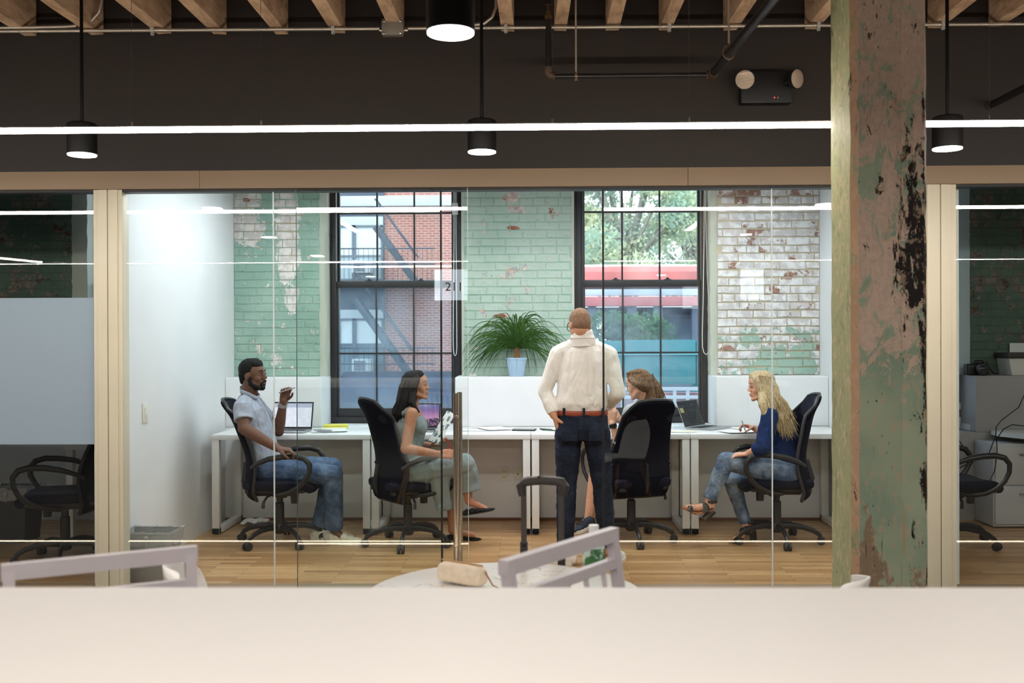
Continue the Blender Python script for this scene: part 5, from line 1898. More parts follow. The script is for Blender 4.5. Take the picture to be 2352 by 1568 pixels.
# ================================================================== PEOPLE
def skin_mat(name, col, rough=.5):
    t = NT(name)
    p = t.pos()
    c = rgb(*col)
    n = t.noise(p, 60, 3)
    cc = t.mix(t.ramp(n, .3, .7), tuple(x * .90 for x in c[:3]) + (1,), tuple(min(1, x * 1.06) for x in c[:3]) + (1,))
    t.bsdf(cc, rough, 0, .35, t.noise(p, 300, 2), .08, .001, **{'Subsurface Weight': .12, 'Subsurface Scale': .01, 'Subsurface Radius': (1, .35, .2)})
    return t.m


def cloth_mat(name, col, var=.12, vs=12, rough=.85, bump=.5, bs=90, stripe=None, fold=11.0):
    t = NT(name)
    p = t.pos()
    c = rgb(*col)
    n = t.noise(p, vs, 5, .6)
    cc = t.mix(t.ramp(n, .3, .7), tuple(x * (1 - var) for x in c[:3]) + (1,), tuple(min(1, x * (1 + var)) for x in c[:3]) + (1,))
    if stripe:
        w = t.n('TexWave'); w.bands_direction = 'DIAGONAL'; t.l(p, w.inputs[0]); w.inputs['Scale'].default_value = 42
        cc = t.mix(t.ramp(w.outputs[1], .5, .56), cc, rgb(*stripe))
    f = t.noise(t.scale(p, (1.0, 1.0, .6)), fold, 2, .45, .5)
    rdg = t.math('ABSOLUTE', t.math('SUBTRACT', t.math('MULTIPLY', f, 2.0), 1.0))
    t.bsdf(cc, rough, 0, .2, t.math('ADD', t.math('POWER', rdg, .8), t.math('MULTIPLY', t.noise(p, bs, 4), .06)), bump, .020)
    return t.m


def denim(name, col, fade):
    t = NT(name)
    p = t.pos()
    n = t.noise(p, 7, 5, .65)
    c = t.mix(t.ramp(n, .38, .68), rgb(*col), rgb(*fade))
    c = t.mix(t.math('MULTIPLY', t.ramp(t.noise(p, 220, 2), .4, .6), .25), c, tuple(x * .6 for x in rgb(*col)[:3]) + (1,))
    f = t.noise(p, 13, 2, .5, 1.0)
    rdg = t.math('ABSOLUTE', t.math('SUBTRACT', t.math('MULTIPLY', f, 2.0), 1.0))
    t.bsdf(c, .85, 0, .2, t.math('ADD', rdg, t.math('MULTIPLY', t.noise(p, 160, 3), .08)), .4, .02)
    return t.m


def hair_mat(name, a, b, st=(60, 60, 3)):
    t = NT(name)
    o = t.pos()
    n = t.noise(t.scale(o, st), 3.0, 4, .6, .4)
    t.bsdf(t.mix(t.ramp(n, .3, .7), rgb(*a), rgb(*b)), .5, 0, .18, n, .4, .003)
    return t.m


class Head:
    """Head frame: x forward, y to the person's left, z up; origin at the middle of the head."""
    def __init__(self, c, f, u=(0, 0, 1), s=1.0):
        f = V(f).normalized(); u = V(u)
        l = u.cross(f).normalized()
        u = f.cross(l)
        self.c, self.s = V(c), s
        self.R = Matrix((f, l, u)).transposed()

    def __call__(self, x, y, z):
        return self.c + self.R @ (V((x, y, z)) * self.s)

    def ell(self, mb, p, r, rot=None, seg=14, rings=9):
        R = self.R if rot is None else self.R @ rot
        mb.ell(self(*p), tuple(q * self.s for q in r), R, seg, rings)


def add_head(mb, H, neck_base, nr=.054, male=True):
    k = 1.0 if male else .93
    H.ell(mb, (-.012, 0, .030), (.095, .073, .084))
    H.ell(mb, (.036, 0, .012), (.053, .058, .074))
    H.ell(mb, (.030, 0, -.055), (.055, .052 * k, .054))
    H.ell(mb, (.070, 0, -.095), (.019, .023 * k, .018))
    for s in (-1, 1):
        H.ell(mb, (.054, .034 * s, -.026), (.026, .022, .030))
        H.ell(mb, (-.008, .072 * s, -.010), (.020, .009, .030), Matrix.Rotation(.25, 3, 'Y'))
        H.ell(mb, (.091, .011 * s, -.026), (.010, .008, .008))
        mb.cap(H(.0, .050 * s, -.055), H(.055, .030 * s, -.088), .018 * H.s, .016 * H.s, 10)
    H.ell(mb, (.076 if male else .073, 0, .030), (.015, .045, .011))
    nx = .104 if male else .099
    mb.cap(H(.084, 0, .020), H(nx - .002, 0, -.018), .007 * H.s, (.011 if male else .009) * H.s, 10)
    H.ell(mb, (nx, 0, -.021), (.011, .013 if male else .010, .009))
    H.ell(mb, (.086, 0, -.051), (.009, .021, .007))
    H.ell(mb, (.084, 0, -.064), (.009, .019, .008))
    if not male:
        H.ell(mb, (.052, 0, .045), (.040, .050, .045))
    mb.cap(H(-.022, 0, -.050), neck_base, nr * H.s, nr * 1.08, 14)


M_EYEW = simple('eye_white', (146, 136, 130), .4)
M_IRIS = simple('dark_iris', (34, 24, 20), .15)


def face_parts(root, H, brow, lip, male=True):
    bw = .0042 if male else .0026
    for s in (-1, 1):
        mb = MB(); H.ell(mb, (.0745, .030 * s, .006), (.0118, .0135, .0058))
        ey = mb.build('eye', M_EYEW, root)
        mb = MB(); H.ell(mb, (.0850, .031 * s, .006), (.0035, .0060, .0052)); mb.build('iris', M_IRIS, ey)
        MB().tube([H(.087, .016 * s, .010), H(.088, .030 * s, .0155), H(.078, .045 * s, .010)], .0014 * H.s, 6).build('eyelash', brow, root)
        MB().tube([H(.0885, .013 * s, .029), H(.086, .030 * s, .036), H(.070, .046 * s, .031)], [bw * H.s, bw * H.s, bw * .6 * H.s], 8, .6).build('eyebrow', brow, root)
    MB().tube([H(.080, -.021, -.058), H(.0925, -.006, -.053), H(.0935, 0, -.0545), H(.0925, .006, -.053), H(.080, .021, -.058)], [.0015, .0042, .0038, .0042, .0015], 8, .7).build('upper_lip', lip, root)
    MB().tube([H(.079, -.020, -.060), H(.0905, -.006, -.0645), H(.0915, 0, -.065), H(.0905, .006, -.0645), H(.079, .020, -.060)], [.0015, .0045, .005, .0045, .0015], 8, .7).build('lower_lip', lip, root)


def add_hand(mb, wrist, d, n, side, curl=(.35, .45, .35), thumb=(.6, .5), s=1.0, spread=.05, curls=None):
    """d: wrist to knuckles; n: the way the palm faces; side = +1 or -1: thumb lies on that side of d x n."""
    wrist = V(wrist)
    d = V(d).normalized()
    n = V(n); n = (n - d * n.dot(d)).normalized()
    a = d.cross(n) * side                       # toward the thumb
    knuck = []
    for i, (off, ln) in enumerate(((.030, .088), (.010, .092), (-.010, .088), (-.029, .080))):
        k = wrist + (d * ln + a * off) * s
        w0 = wrist + a * (off * .62) * s
        mb.cap(w0, k, .0135 * s, .0125 * s, 8)
        knuck.append(k)
    L = (.070, .079, .073, .058)
    for i, k in enumerate(knuck):
        cr = curls[i] if curls else curl
        ang = 0.0
        p = k
        base = (d + a * spread * (1.5 - i)).normalized()
        for q, fr in enumerate((.45, .30, .25)):
            ang += cr[q]
            v = base * math.cos(ang) + n * math.sin(ang)
            e = p + v * (L[i] * fr * s)
            mb.cap(p, e, (.0095, .0085, .0078)[q] * s * (.88 if i == 3 else 1), (.0085, .0078, .0066)[q] * s * (.88 if i == 3 else 1), 8)
            p = e
    t0 = wrist + (d * .022 + a * .026 + n * .006) * s
    v = (d * .75 + a * .55 + n * thumb[0]).normalized()
    t1 = t0 + v * .040 * s
    mb.cap(t0, t1, .0145 * s, .0115 * s, 8)
    v = (d * 1.0 + a * .1 + n * (thumb[0] + thumb[1])).normalized()
    t2 = t1 + v * .030 * s
    mb.cap(t1, t2, .0112 * s, .0098 * s, 8)
    mb.cap(t2, t2 + (v - a * .2).normalized() * .024 * s, .0098 * s, .0080 * s, 8)
    return knuck


def person(loc, label):
    return thing('person', (loc[0], loc[1], 0), label, 'person', 'people in the glass office')


def shoe(root, heel, toe, m, sole_m, name='shoe', w=.046, h=.075, open_top=False, laces=None, thick=.022):
    """A low shoe from heel to toe; heel and toe are points on the sole's underside."""
    heel, toe = V(heel), V(toe)
    d = toe - heel
    L = d.length
    d.normalize()
    up = V((0, 0, 1)); up = (up - d * up.dot(d)).normalized()
    a = up.cross(d)
    mb = MB()
    # widths along the sole
    st = ((0.02, .62, .80), (.12, .80, 1.0), (.30, .78, 1.0), (.48, .86, .86), (.66, 1.0, .66), (.82, .96, .52), (.94, .70, .42), (.995, .34, .30))
    for (t, ww, hh) in st:
        c = heel + d * (L * t)
        hw = h * hh
        mb.ell(c + up * (thick * .6 + hw * .42), (w * ww, L * .11, hw * .60), Matrix((a, d, up)).transposed(), 12, 8)
    up_o = blob(mb, name, m, root, .006, 5)
    mb = MB()
    outl = []
    for (t, ww, hh) in st:
        outl.append(heel + d * (L * t) + a * (w * ww * 1.03))
    for (t, ww, hh) in st[::-1]:
        outl.append(heel + d * (L * t) - a * (w * ww * 1.03))
    mb.prism(outl, up * thick)
    mb.build('sole', sole_m, up_o, bevel=.004)
    if laces:
        for k in range(4):
            c = heel + d * (L * (.50 + .07 * k)) + up * (thick * .6 + h * (.95 - .10 * k))
            MB().tube([c - a * .020, c + up * .006, c + a * .020], .0028, 6).build('lace', laces, up_o)
    return up_o


def strands(name, mat, root, paths, rad, flat=.45, seg=6, up=None):
    mb = MB()
    for pts in paths:
        n = len(pts)
        mb.tube(pts, [rad * (1 - .85 * (k / (n - 1)) ** 2.2) for k in range(n)], seg, flat, up)
    return mb.build(name, mat, root)


M_WSOLE = simple('white_rubber_sole', (226, 222, 214), .6)
M_BSOLE = simple('black_rubber_sole', (30, 28, 28), .6)
J = P

# ------------------------------------------------------------------ 1: man in a grey short-sleeved shirt, leaning back, pen in hand
D0 = 7.28
m1 = person(J(625, 1240, D0), 'man in a grey short sleeved shirt leaning back and holding a pen')
SK1 = skin_mat('deep_brown_skin', (110, 76, 60))
H1 = Head(J(581.5, 861, 7.26), (1, -.26, .02), (-.06, 0, 1), 1.0)
nb1 = J(572, 912, 7.28)
hipL, hipR = J(612, 1072, 7.38), J(612, 1076, 7.19)
knL, knR = J(764, 1072, 7.47), J(765, 1090, 7.20)
anL, anR = J(735, 1212, 7.46), J(768, 1216, 7.30)
shR, shL = J(556, 934, 7.09), J(582, 928, 7.45)
elR, wrR = J(561, 984, 7.02), J(637, 1029, 6.99)
elL, wrL = J(640, 990, 7.50), J(651, 921, 7.44)
mb = MB()
add_head(mb, H1, nb1, .058)
lat = (shR - shL).normalized()
mb.tube([J(606, 1075, D0), J(600, 1040, D0), J(590, 1000, D0), J(578, 955, D0), J(570, 925, D0)], [.15, .145, .15, .165, .10], 16, .62, lat)
mb.chain([shR, elR], [.052, .044]).chain([elR, elR.lerp(wrR, .35), wrR], [.046, .044, .029])
mb.chain([shL, elL], [.052, .042]).chain([elL, elL.lerp(wrL, .3), wrL], [.040, .042, .028])
mb.cap(shR, nb1, .05, .05).cap(shL, nb1, .05, .05)
for h_, k_, a_ in ((hipL, knL, anL), (hipR, knR, anR)):
    mb.chain([h_, k_], [.078, .052]).chain([k_, k_.lerp(a_, .35), a_], [.050, .050, .034])
    mb.cap(a_, a_ + V((.05, -.01, -.045)), .034, .026)
add_hand(mb, wrR, (1, .02, -.16), (0, .1, -1), -1, curls=((.35, .75, .6), (.5, .85, .6), (.6, .9, .6), (.7, .9, .6)), thumb=(.35, .3), s=1.02)
add_hand(mb, wrL, (.25, -.05, 1), (.35, -.9, .1), 1, curls=((.75, .9, .6), (.95, 1.1, .7), (1.1, 1.2, .8), (1.2, 1.2, .8)), thumb=(.7, .3), s=1.0)
blob(mb, 'body', SK1, m1, .0055, 4)
M_BLK = hair_mat('black_short_hair', (10, 9, 10), (22, 20, 20), (90, 90, 90))
mb = MB()
H1.ell(mb, (-.024, 0, .044), (.090, .079, .080)); H1.ell(mb, (.010, 0, .074), (.066, .064, .050)); H1.ell(mb, (-.058, 0, .000), (.052, .066, .060)); H1.ell(mb, (-.07, 0, -.04), (.032, .05, .035))
blob(mb, 'hair', M_BLK, m1, .005, 3, .004, 120)
mb = MB()
H1.ell(mb, (.068, 0, -.094), (.0245, .030, .0215)); H1.ell(mb, (.030, 0, -.088), (.045, .044, .024))
for s in (-1, 1):
    mb.cap(H1(.002, .064 * s, -.020), H1(.010, .058 * s, -.062), .012, .016, 10)
    mb.cap(H1(.010, .056 * s, -.064), H1(.060, .032 * s, -.094), .016, .018, 10)
    mb.cap(H1(.100, .004 * s, -.040), H1(.084, .026 * s, -.060), .0055, .005, 8)
    mb.cap(H1(.082, .026 * s, -.060), H1(.074, .022 * s, -.085), .007, .010, 8)
blob(mb, 'beard', M_BLK, m1, .004, 3, .0015, 150)
face_parts(m1, H1, M_BLK, simple('brown_lips', (128, 82, 74), .45))
# shirt
M_SH1 = cloth_mat('grey_chambray', (164, 170, 184), .14, 16)
mb = MB()
mb.tube([J(612, 1078, D0), J(606, 1050, D0), J(598, 1015, D0), J(588, 980, D0), J(577, 945, D0), J(570, 922, D0), J(571, 908, D0)], [.178, .176, .170, .180, .196, .150, .080], 20, [.72, .70, .66, .64, .60, .62, .8], lat)
mb.cap(shR, J(570, 918, 7.26), .060, .062); mb.cap(shL, J(573, 918, 7.32), .058, .062)
q = shR.lerp(elR, .62)
mb.tube([shR + V((0, 0, .02)), shR.lerp(elR, .3), q], [.062, .066, .069], 14)
q2 = shL.lerp(elL, .6)
mb.tube([shL + V((0, 0, .02)), q2], [.062, .064], 14)
blob(mb, 'shirt', M_SH1, m1, .006, 4, .0042, 26)
# collar
mb = MB()
mb.tube([J(553, 900, 7.22), J(552, 890, 7.30), J(560, 885, 7.36), J(580, 893, 7.36), J(596, 908, 7.30), J(590, 914, 7.20), J(573, 906, 7.17), J(556, 899, 7.20)], .016, 8, .35, (0, 0, 1), closed=True)
blob(mb, 'collar', M_SH1, m1, .005, 2)
MB().tube([J(597, 914, 7.20), J(612, 935, 7.20), J(624, 962, 7.21), J(631, 990, 7.22)], .006, 6, .5).build('placket', M_SH1, m1)
# jeans
M_J1 = denim('mid_blue_denim', (62, 82, 116), (112, 134, 164))
mb = MB()
mb.tube([J(588, 1068, D0), J(604, 1072, D0), J(625, 1074, D0)], [.155, .165, .155], 18, .62, (0, 1, 0))
for h_, k_, a_ in ((hipL, knL, anL), (hipR, knR, anR)):
    mb.chain([h_, h_.lerp(k_, .5), k_], [.098, .086, .072]).tube([k_, k_.lerp(a_, .3), k_.lerp(a_, .62), a_ + V((0, 0, .012))], [.070, .072, .066, .068], 14)
blob(mb, 'jeans', M_J1, m1, .007, 4, .005, 18)
M_CREAM = simple('cream_canvas', (232, 224, 206), .75, 0, .2, .05, 30)
shoe(m1, (anR.x - .055, 7.33, 0), (anR.x + .215, 7.24, 0), M_CREAM, M_WSOLE, laces=M_WSOLE)
shoe(m1, (anL.x - .06, 7.46, 0), (anL.x + .20, 7.36, 0), M_CREAM, M_WSOLE, laces=M_WSOLE)
wq = elL.lerp(wrL, .86); wd = (wrL - elL).normalized()
wt = MB().tube([wq - wd * .012, wq + wd * .012], .038, 16, .9).build('watch', simple('silver_watch_band', (196, 198, 200), .3, .7), m1)
MB().cyl(wq + V((-.01, -.038, 0)), wq + V((-.012, -.046, .0)), .016, None, 14).build('watch_face', M_EYEW, wt)
pen = thing('pen', J(655, 898, 7.38), 'silver pen in the raised hand of the man in grey', 'pen', 'pens in hands')
MB().cyl(J(643, 901, 7.37), J(678, 890, 7.40), .0045, None, 8).build('barrel', M_ALUM, pen)
MB().cyl(J(643, 901, 7.37), J(640, 902, 7.37), .004, .001, 8).build('tip', M_BLACK, pen)

# ------------------------------------------------------------------ 2: dark haired woman in a sage sleeveless top
D0 = 7.22
w2 = person(J(960, 1240, D0), 'dark haired woman in a sage sleeveless dress holding a printed sheet')
SK2 = skin_mat('warm_tan_skin', (178, 124, 96))
H2 = Head(J(955.5, 886, 7.20), (1, -.06, .06), (-.03, 0, 1), .92)
nb2 = J(946, 935, 7.21)
shR, shL = J(946, 950, 7.06), J(944, 946, 7.40)
elR, wrR = J(931, 1030, 6.99), J(1010, 1043, 6.97)
elL, wrL = J(950, 1022, 7.46), J(988, 1022, 7.36)
hipR, hipL = J(935, 1085, 7.12), J(935, 1083, 7.32)
knR, knL = J(1066, 1066, 7.12), J(1040, 1092, 7.36)
anR, anL = J(1076, 1150, 7.16), J(1038, 1218, 7.40)
lat = V((0, 1, 0))
mb = MB()
add_head(mb, H2, nb2, .046, False)
mb.tube([J(934, 1085, D0), J(934, 1045, D0), J(938, 1010, D0), J(942, 975, D0), J(944, 948, D0), J(945, 936, D0)], [.155, .125, .125, .135, .130, .07], 16, [.7, .68, .7, .72, .62, .8], lat)
mb.chain([shR, elR], [.046, .037]).chain([elR, elR.lerp(wrR, .3), wrR], [.037, .036, .023])
mb.chain([shL, elL], [.044, .036]).chain([elL, wrL], [.035, .023])
mb.cap(shR, nb2, .040, .042).cap(shL, nb2, .040, .042)
for h_, k_, a_ in ((hipR, knR, anR), (hipL, knL, anL)):
    mb.chain([h_, k_], [.082, .050]).chain([k_, k_.lerp(a_, .35), a_], [.048, .046, .029])
mb.cap(anR, J(1120, 1170, 7.14), .030, .020); mb.cap(anL, J(1085, 1228, 7.38), .030, .020)
add_hand(mb, wrR, (1, .02, .05), (.1, .85, -.45), 1, curls=((.55, .9, .6), (.7, 1.0, .6), (.8, 1.0, .6), (.9, 1.0, .6)), thumb=(.7, .3), s=.90)
add_hand(mb, wrL, (1, -.25, .15), (.1, -.3, 1), 1, curls=((.3, .5, .3),) * 4, thumb=(.6, .3), s=.90)
blob(mb, 'body', SK2, w2, .0055, 4)
M_HAIR2 = hair_mat('dark_brown_hair', (14, 11, 13), (38, 30, 32))
face_parts(w2, H2, M_HAIR2, simple('rose_lips', (158, 92, 82), .4), False)
mb = MB()
H2.ell(mb, (-.026, 0, .040), (.094, .083, .086)); H2.ell(mb, (-.055, 0, -.005), (.060, .080, .085)); H2.ell(mb, (.016, 0, .082), (.058, .062, .044))
for s in (-1, 1):
    mb.cap(H2(.022, .070 * s, .055), H2(-.015, .082 * s, -.04), .026, .026, 10)
mb.chain([H2(-.055, 0, -.02), J(932, 925, 7.18), J(921, 950, 7.16), J(912, 975, 7.15)], [.080, .075, .060, .030], 12)
mb.chain([H2(-.01, -.070, -.03), J(946, 925, 7.09), J(962, 946, 7.07)], [.030, .026, .008], 10)
blob(mb, 'hair', M_HAIR2, w2, .006, 5, .003, 40, (1, 1, .15))
random.seed(5)
paths = []
for i in range(46):
    a = random.uniform(-.075, .075)
    st = H2(-.045 + random.uniform(-.035, .03), a, .05 + random.uniform(-.02, .03))
    e = J(910 + random.uniform(-14, 22), 968 + random.uniform(-14, 16), 7.16 + a * .8)
    mid1 = H2(-.095 + random.uniform(-.02, .01), a * 1.2, -.05)
    mid2 = mid1.lerp(e, .55) + V((random.uniform(-.02, .02), random.uniform(-.02, .01), 0))
    paths.append([st, mid1, mid2, e])
strands('hair_strands', M_HAIR2, w2, paths, .008, .5)
M_SAGE = cloth_mat('sage_grey_crepe', (128, 138, 138), .10, 9)
mb = MB()
mb.tube([J(932, 1092, D0), J(933, 1055, D0), J(936, 1020, D0), J(940, 985, D0), J(942, 962, D0), J(938, 944, D0)], [.178, .150, .142, .152, .140, .095], 20, [.74, .74, .78, .82, .72, .55], lat)
mb.ell(J(958, 978, 7.20), (.075, .12, .085))
for y_ in (7.11, 7.31):
    mb.cap(J(930, 948, y_), J(944, 938, y_), .026, .022)
blob(mb, 'top', M_SAGE, w2, .006, 9, .0035, 22)
mb = MB()
mb.tube([J(915, 1085, D0), J(935, 1086, D0), J(955, 1086, D0)], [.17, .185, .165], 18, .62, (0, 1, 0))
mb.chain([hipR, hipR.lerp(knR, .5), knR], [.105, .098, .082]); mb.chain([hipL, knL], [.105, .085])
mb.tube([knR + V((-.01, 0, .02)), J(1072, 1085, 7.13), J(1078, 1112, 7.14), J(1082, 1128, 7.14)], [.082, .086, .078, .080], 14, .7, (1, 0, 0))
mb.tube([J(1010, 1090, 7.08), J(1012, 1125, 7.10), J(1018, 1155, 7.12), J(1020, 1172, 7.12)], [.075, .070, .062, .058], 14, .45, (1, 0, 0))
mb.tube([J(1040, 1095, 7.3), J(1040, 1130, 7.34), J(1036, 1165, 7.36)], [.085, .08, .075], 14, .6, (1, 0, 0))
mb.cap(J(1085, 1080, 7.10), J(1094, 1098, 7.10), .025, .008)
mb.cap(J(1012, 1165, 7.06), J(1006, 1186, 7.05), .028, .010)
blob(mb, 'skirt', M_SAGE, w2, .007, 5, .006, 14, (1.6, 1, .5))
M_FLAT = simple('black_suede', (14, 13, 14), .8)
shoe(w2, J(1067, 1184, 7.16), J(1133, 1172, 7.10), M_FLAT, M_BSOLE, 'ballet_flat', .036, .040, thick=.008)
shoe(w2, (anL.x - .03, 7.44, 0), (anL.x + .205, 7.40, 0), M_FLAT, M_BSOLE, 'ballet_flat', .036, .040, thick=.008)
# printed sheet and red pencil in her hands
tp = NT('printed_contact_sheet')
_g = tp.n('TexCoord').outputs['Generated']
_sx = tp.n('SeparateXYZ'); tp.l(_g, _sx.inputs[0])
_v = tp.n('TexVoronoi'); _v.distance = 'CHEBYCHEV'; tp.l(_g, _v.inputs[0]); _v.inputs['Scale'].default_value = 4.2; _v.inputs['Randomness'].default_value = .35
_pic = tp.mix(tp.ramp(tp.noise(_g, 22, 4), .45, .58), rgb(44, 48, 52), rgb(186, 200, 206))
_msk = tp.ramp(_v.outputs[0], .36, .33)
tp.bsdf(tp.mix(_msk, rgb(240, 242, 240), _pic), .6)
ps = thing('printed_sheet', J(1012, 985, 7.25), 'sheet of small printed pictures held by the dark haired woman', 'paper')
c0, c1, c2, c3 = J(984, 1012, 7.28), J(1010, 1021, 7.14), J(1044, 950, 7.22), J(1027, 943, 7.36)
MB().sheet([[c0.lerp(c1, u / 4).lerp(c3.lerp(c2, u / 4), v / 4) + V((0, 0, .004 * math.sin(u * 1.2))) for v in range(5)] for u in range(5)]).build('page', tp.m, ps, solid=.0008)
rp = thing('pencil', J(1031, 1016, 6.95), 'red pencil in the hand of the dark haired woman', 'pencil')
MB().cyl(J(1026, 1007, 6.93), J(1038, 1032, 6.96), .004, None, 7).build('shaft', simple('red_pencil_lacquer', (186, 52, 44), .4), rp)
MB().cyl(J(1026, 1007, 6.93), J(1025, 1004.5, 6.93), .004, .001, 7).build('tip', M_ASH, rp)

# ------------------------------------------------------------------ 3: standing man seen from behind
D0 = 6.60
m3 = person(J(1338, 1290, D0), 'standing man in a cream shirt and dark jeans, seen from behind')
SK3 = skin_mat('light_brown_skin', (206, 150, 116))
H3 = Head(J(1331, 746, 6.56), (-.32, 1, -.32), (-.08, .34, 1), .93)
nb3 = J(1339, 792, 6.585)
shL, shR = J(1281, 815, 6.60), J(1400, 816, 6.60)
elL, wrL = J(1252, 896, 6.62), J(1272, 953, 6.56)
elR, wrR = J(1420, 902, 6.55), J(1398, 928, 6.78)
hipL, hipR = J(1306, 985, 6.60), J(1370, 985, 6.60)
knL, knR = J(1301, 1122, 6.58), J(1384, 1122, 6.62)
anL, anR = J(1298, 1262, 6.62), J(1396, 1262, 6.60)
lat = V((1, 0, 0))
mb = MB()
add_head(mb, H3, nb3, .054)
mb.tube([J(1338, 985, D0), J(1338, 940, D0), J(1338, 890, D0), J(1340, 840, D0), J(1340, 812, D0)], [.135, .128, .126, .122, .09], 16, .62, lat)
mb.chain([shL, elL], [.052, .042]).chain([elL, wrL], [.040, .029]); mb.chain([shR, elR], [.052, .042]).chain([elR, wrR], [.040, .029])
mb.cap(shL, nb3 + V((0, 0, -.03)), .04, .04).cap(shR, nb3 + V((0, 0, -.03)), .04, .04)
for h_, k_, a_ in ((hipL, knL, anL), (hipR, knR, anR)):
    mb.chain([h_, k_], [.078, .055]).chain([k_, k_.lerp(a_, .35), a_], [.052, .050, .036])
    mb.cap(a_, a_ + V((-.03, .06, -.05)), .034, .026)
add_hand(mb, wrL, (.28, .1, -1), (1, .1, .2), 1, curl=(.2, .3, .2), s=1.0)
add_hand(mb, wrR, (-.4, .9, .1), (-.2, -.2, 1), 1, curl=(.4, .6, .4), s=1.0)
blob(mb, 'body', SK3, m3, .0055, 4)
face_parts(m3, H3, M_BLK, simple('tan_lips', (176, 112, 96), .45))
M_BUZZ = simple('cropped_hair_stubble', (138, 108, 86), .7, 0, .2, .18, 60)
mb = MB()
H3.ell(mb, (-.016, 0, .036), (.0945, .0755, .0825)); H3.ell(mb, (-.045, 0, .005), (.064, .068, .066))
blob(mb, 'cropped_hair', M_BUZZ, m3, .005, 3)
for s in (-1, 1):
    MB().tube([H3(-.012, .080 * s, .012), H3(.04, .076 * s, .012), H3(.085, .060 * s, .010)], .0028, 6).build('glasses_temple', M_BLACK, m3)
    MB().tube([H3(.096, (.034 + .026 * math.cos(t)) * s, .002 + .021 * math.sin(t)) for t in [k * PI / 6 for k in range(12)]], .0025, 6, closed=True).build('glasses_rim', M_BLACK, m3)
M_SH3 = cloth_mat('cream_cotton_shirt', (244, 238, 231), .04, 8, .8, .55, 60, None, 9.0)
mb = MB()
mb.tube([J(1336, 953, D0), J(1336, 942, D0), J(1336, 925, D0), J(1337, 895, D0), J(1338, 860, D0), J(1340, 830, D0), J(1340, 805, D0), J(1340, 788, D0)], [.155, .160, .174, .166, .162, .160, .145, .085], 22, [.66, .68, .72, .74, .74, .72, .70, .80], lat)
mb.cap(shL + V((0, 0, .006)), nb3 + V((-.02, .005, .010)), .054, .058); mb.cap(shR + V((0, 0, .006)), nb3 + V((.02, .005, .010)), .054, .058)
mb.chain([shL, shL.lerp(elL, .5), elL], [.058, .053, .049]).tube([elL, elL.lerp(wrL, .5), elL.lerp(wrL, .92)], [.049, .046, .037], 14)
mb.chain([shR, shR.lerp(elR, .5), elR], [.058, .053, .049]).tube([elR, elR.lerp(wrR, .5), elR.lerp(wrR, .95)], [.049, .046, .037], 14)
blob(mb, 'shirt', M_SH3, m3, .006, 3, .0050, 17, (1.3, 1.3, .7))
mb = MB()
mb.tube([J(1339, 788, 6.572), J(1338, 777, 6.562), J(1337, 768, 6.556), J(1337, 757, 6.550)], [.088, .080, .073, .068], 24, [.92, .94, .95, .95], (1, 0, 0))
blob(mb, 'collar', M_SH3, m3, .005, 2)
MB().tube([J(1338, 777, 6.562) + V((.0825 * math.cos(t), .0775 * math.sin(t), .006 * -math.sin(t))) for t in [k * PI / 12 for k in range(24)]], .0035, 6, closed=True).build('collar_edge', M_SH3, m3)
MB().tube([J(1355, 796, 6.468), J(1356, 830, 6.452), J(1357, 870, 6.455), J(1357, 905, 6.462)], .013, 6, .3, (1, 0, 0)).build('box_pleat', M_SH3, m3)
MB().tube([J(1300, 797, 6.488), J(1320, 794, 6.474), J(1345, 793, 6.468), J(1372, 794, 6.478), J(1384, 796, 6.49)], .002, 6, .5).build('yoke_seam', M_SH3, m3)
mb = MB()
bp = []
for k in range(28):
    t = 2 * PI * k / 28
    bp.append(J(1337, 947, D0) + V((.167 * math.cos(t), .112 * math.sin(t), 0)))
mb.tube(bp, .0175, 8, .25, (0, 0, 1), closed=True)
mb.build('belt', simple('russet_leather', (150, 66, 40), .45, 0, .5, .1, 20), m3)
M_J3 = denim('dark_indigo_denim', (26, 32, 46), (46, 54, 72))
mb = MB()
mb.tube([J(1337, 944, D0), J(1337, 960, D0), J(1337, 985, D0), J(1337, 1008, D0)], [.163, .170, .178, .165], 22, [.68, .70, .76, .7], lat)
mb.ell(J(1307, 995, 6.545), (.085, .075, .09)); mb.ell(J(1368, 995, 6.545), (.085, .075, .09))
for h_, k_, a_ in ((hipL, knL, anL), (hipR, knR, anR)):
    mb.chain([h_ + V((0, 0, -.03)), h_.lerp(k_, .5), k_], [.094, .082, .066]).tube([k_, k_.lerp(a_, .3), k_.lerp(a_, .7), a_ + V((0, 0, .02))], [.065, .066, .058, .056], 14)
blob(mb, 'jeans', M_J3, m3, .0065, 4, .0042, 20, (1, 1, 1.4))
MB().tube([J(1341, 958, 6.478), J(1341, 985, 6.466), J(1340, 1010, 6.475)], .004, 6, .5).build('seat_seam', M_J3, m3)
for px in (1309, 1370):
    c = J(px, 993, 6.463)
    MB().obox((c.x, 6.4745, c.z), (.105, .012, .115), Matrix.Rotation(-.10, 3, 'X')).build('back_pocket', M_J3, m3, bevel=.005)
for px in (1341, 1295, 1385):
    c = J(px, 947, 6.48 if px == 1341 else 6.52)
    MB().obox((c.x, c.y, c.z), (.016, .012, .058)).build('belt_loop', M_J3, m3, bevel=.002)
M_WSNK = simple('white_sneaker_leather', (232, 232, 230), .5)
shoe(m3, (anL.x + .06, 6.60, 0), (anL.x - .155, 6.74, 0), M_WSNK, M_WSOLE, 'sneaker', .05, .085, laces=M_WSOLE)
shoe(m3, (anR.x + .04, 6.57, 0), (anR.x + .10, 6.83, 0), M_WSNK, M_WSOLE, 'sneaker', .05, .085, laces=M_WSOLE)

